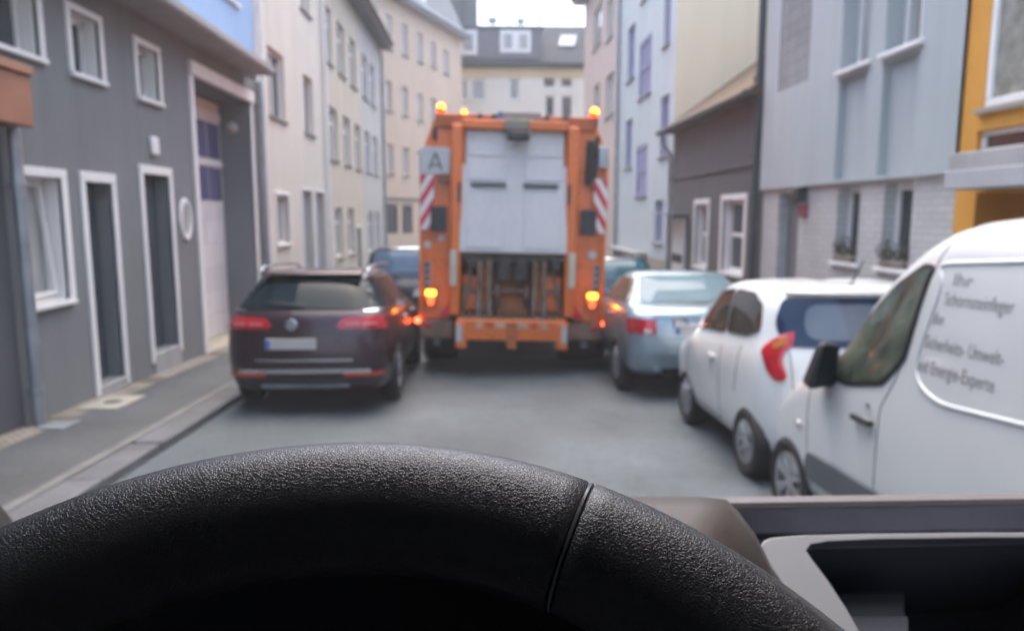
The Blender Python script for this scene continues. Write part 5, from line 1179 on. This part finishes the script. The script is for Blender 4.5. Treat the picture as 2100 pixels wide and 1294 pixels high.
d = empty('dashboard', (.3, .65, 1.3), 'dark van dashboard with light grey bezel round an open tray behind the steering wheel', 'dashboard', world=True)
DY = .62
zt = atY(1700, 1034, DY).z; zb = atY(1700, 1096, DY).z
xl, xr = -.12, 1.35
mb = MB(); mb.prism([(-.62, DY, zt - .038), (-.62, DY + .012, zt - .033), (-.62, 1.0, zt - .2), (-.62, 1.0, 1.0), (-.62, DY, 1.0)], (.498, 0, 0)); mb.build('dash_end', M['dash_dark'], d, bevel=.004, seg=3)
mb = MB(); mb.prism([(xl, DY, zt - .003), (xl, DY + .012, zt), (xl, 1.0, zt - .17), (xl, 1.0, 1.0), (xl, .96, 1.0), (xl, .96, zt - .19), (xl, DY + .05, zb - .025), (xl, DY + .02, zb - .004), (xl, DY, zb)], (xr - xl, 0, 0)); mb.build('dash_top', M['dash'], d, bevel=.004, seg=3)
mb = MB(); mb.prism([(xl, DY - .004, zt - .001), (xl, DY - .002, zt + .0035), (xl, DY + .012, zt + .0035), (xl, DY + .012, zt + .0015)], (xr - xl, 0, 0)); mb.build('edge_trim', M['dash_top'], d)
# instrument cowl in front of the driver, its right cheek visible beside the wheel
CY = .50
def cw(px, py, y=CY): p = atY(px, py, y); return Vector(p)
prof = [(560, 1330), (560, 1060), (640, 1036), (900, 1030), (1300, 1031), (1440, 1031), (1500, 1036), (1522, 1058), (1562, 1110), (1602, 1192), (1665, 1330)]
mb = MB(); f = [cw(*p) for p in prof]; bk = [Vector((v.x, .60, v.z - .055)) for v in f]; f2 = [Vector((v.x, CY + .012, v.z)) for v in f]
n = len(f); c0 = Vector((sum(v.x for v in f) / n, CY, sum(v.z for v in f) / n))
near = [cw(px - (70 if px > 1000 else -70), min(py + 85, 1330), .44) for px, py in prof]
mid = [cw(px - (34 if px > 1000 else -34), min(py + 34, 1330), .475) for px, py in prof]
edge = [cw(px - (9 if px > 1000 else -9), min(py + 7, 1330), .497) for px, py in prof]
mb.rings([near, mid, edge, f2, bk], True); mb.build('instrument_cowl', M['dash_grain'], d, smooth=55)
mb = MB(); mb.prism([(-.36, .36, 1.630), (-.36, .499, 1.54), (-.36, .499, 1.2), (-.36, .40, 1.2)], (.48, 0, 0)); mb.build('cluster_shade_block', M['binnacle'], d, bevel=.01)  # cluster block enlarged and near black: shade inside the rim put into its colour
# bezel round the tray, tilted back so that it catches the light of the windscreen
BO = atY(1640, 1294, .50); BN = Vector((0, -math.cos(math.radians(50)), math.sin(math.radians(50))))
def bz(px, py, lift=0.0):
    dd_ = ray(px, py); t_ = (BO - EYEP).dot(BN) / dd_.dot(BN); return EYEP + dd_ * t_ + BN * lift
outer = [(1560, 1120), (1566, 1109), (1582, 1102), (1640, 1097), (1760, 1094), (2000, 1091), (2250, 1090)]
inner = [(1768, 1302), (1735, 1245), (1700, 1192), (1666, 1146), (1654, 1128), (1664, 1116), (1700, 1110), (1800, 1106), (2000, 1103), (2250, 1102)]
left = [(1562, 1122), (1580, 1160), (1603, 1195), (1640, 1250), (1672, 1302)]
poly = [bz(*p) for p in [(1672, 1310)] + left[::-1] + outer + inner[::-1]]
mb = MB(); mb.prism(poly, BN * -.012); mb.build('tray_bezel', M['bezel'], d, bevel=.004, seg=3)
# tray behind the bezel: walls, floor and the block standing in it
mb = MB(); p = [bz(1640, 1112), bz(2260, 1098), bz(2260, 1420), bz(1800, 1420)]
q = [v - BN * .16 for v in p]
mb.add([v - BN * .013 for v in p] + q, [(4, 5, 6, 7), (0, 1, 5, 4), (1, 2, 6, 5), (2, 3, 7, 6), (3, 0, 4, 7)]); mb.build('tray', mat('tray_plastic', (.10, .11, .14), .6, var=.08), d)
blk = [bz(1720, 1160, -.05), bz(1912, 1157, -.05), bz(1928, 1420, -.05), bz(1790, 1420, -.05)]
mb = MB(); mb.prism(blk, BN * -.10); tb_ = mb.build('tray_block', mat('block_plastic', (.06, .067, .082), .55, var=.1, scale=30), d, bevel=.004)
blk = [bz(1735, 1218, -.047), bz(1916, 1217, -.047), bz(1924, 1420, -.047), bz(1800, 1420, -.047)]
mb = MB(); mb.prism(blk, BN * -.002); mb.build('block_face', mat('block_face_plastic', (.085, .10, .125), .5, var=.1, scale=30), tb_, bevel=.001)
mb = MB(); mb.box(-.62, xr, .52, .88, .75, .99); mb.build('lower_dash', M['dash_dark'], d, bevel=.01)
# cab shell that shades the wheel
cs = empty('van_cabin', (.35, 0, 1.0), 'dark interior shell of the van the picture is taken from, with roof, seats and doors', 'cabin', world=True)
M['headliner'] = mat('grey_headliner', (.42, .42, .42), .9, var=.1, bump=.2)
M['trim_dark'] = mat('dark_trim', (.10, .10, .105), .7, var=.1)
mb = MB(); mb.prism([(-.66, -1.0, 2.40), (-.66, .0, 2.36), (-.66, .25, 2.26), (-.66, .445, 2.105), (-.66, .475, 2.135), (-.66, .27, 2.32), (-.66, .02, 2.43), (-.66, -1.0, 2.47)], (2.08, 0, 0)); mb.build('roof', M['headliner'], cs, bevel=.02)
mb = MB(); mb.box(-.66, 1.42, -1.04, -1.0, .5, 2.42); mb.build('rear_wall', M['headliner'], cs)
mb = MB(); mb.box(-.66, 1.42, -1.0, 1.0, .45, .5); mb.build('floor', M['rubber'], cs)
for x in (-.66, 1.42):
    s = 1 if x > 0 else -1
    mb = MB(); mb.box(x - .025, x + .025, -.36, .36, 2.02, 2.16); mb.build('door_header', M['trim_dark'], cs)
    mb = MB(); mb.box(x - .03, x + .03, -.35, .86, .5, 1.36); dr = mb.build('door', M['trim_dark'], cs, bevel=.01)
    mb = MB(); mb.box(x - .02, x + .02, -1.0, -.36, .5, 2.42); mb.build('side_panel', M['trim_dark'], cs)
    mb = MB(); mb.bar((x, .95, 1.36), (x, .445, 2.115), .05, .05); mb.build('windscreen_pillar', M['trim_dark'], cs)
for x in (-.047, .85):
    mb = MB(); mb.box(x - .24, x + .24, -.85, -.35, .95, 1.08); mb.hexa([(x - .24, -.98, 1.05), (x + .24, -.98, 1.05), (x + .24, -.80, 1.05), (x - .24, -.80, 1.05), (x - .2, -.99, 1.62), (x + .2, -.99, 1.62), (x + .2, -.90, 1.62), (x - .2, -.90, 1.62)]); mb.box(x - .2, x + .2, -.8, -.4, .5, .95); mb.build('seat', M['trim_dark'], cs, bevel=.03)
mb = MB(); mb.box(-.66, 1.42, .98, 1.02, .5, 1.30); mb.build('bulkhead', M['trim_dark'], cs)
bpy.context.view_layer.update()
# ------------------------------------------------------------------ thin volume added to stand for the windscreen's veil over the street
hz = MB(); hz.box(-150, 150, -150, 150, -7, 26)
HZ = None
hm = bpy.data.materials.new('veil_haze_air'); hm.use_nodes = True; t = hm.node_tree
for n_ in list(t.nodes): t.nodes.remove(n_)
ho = t.nodes.new("ShaderNodeOutputMaterial"); pv = t.nodes.new("ShaderNodeVolumePrincipled"); pv.inputs["Color"].default_value = (.93, .95, 1.0, 1); pv.inputs["Density"].default_value = 0.0034
t.links.new(pv.outputs[0], ho.inputs["Volume"])
o = hz.build('veil_haze', hm); o["kind"] = 'stuff'
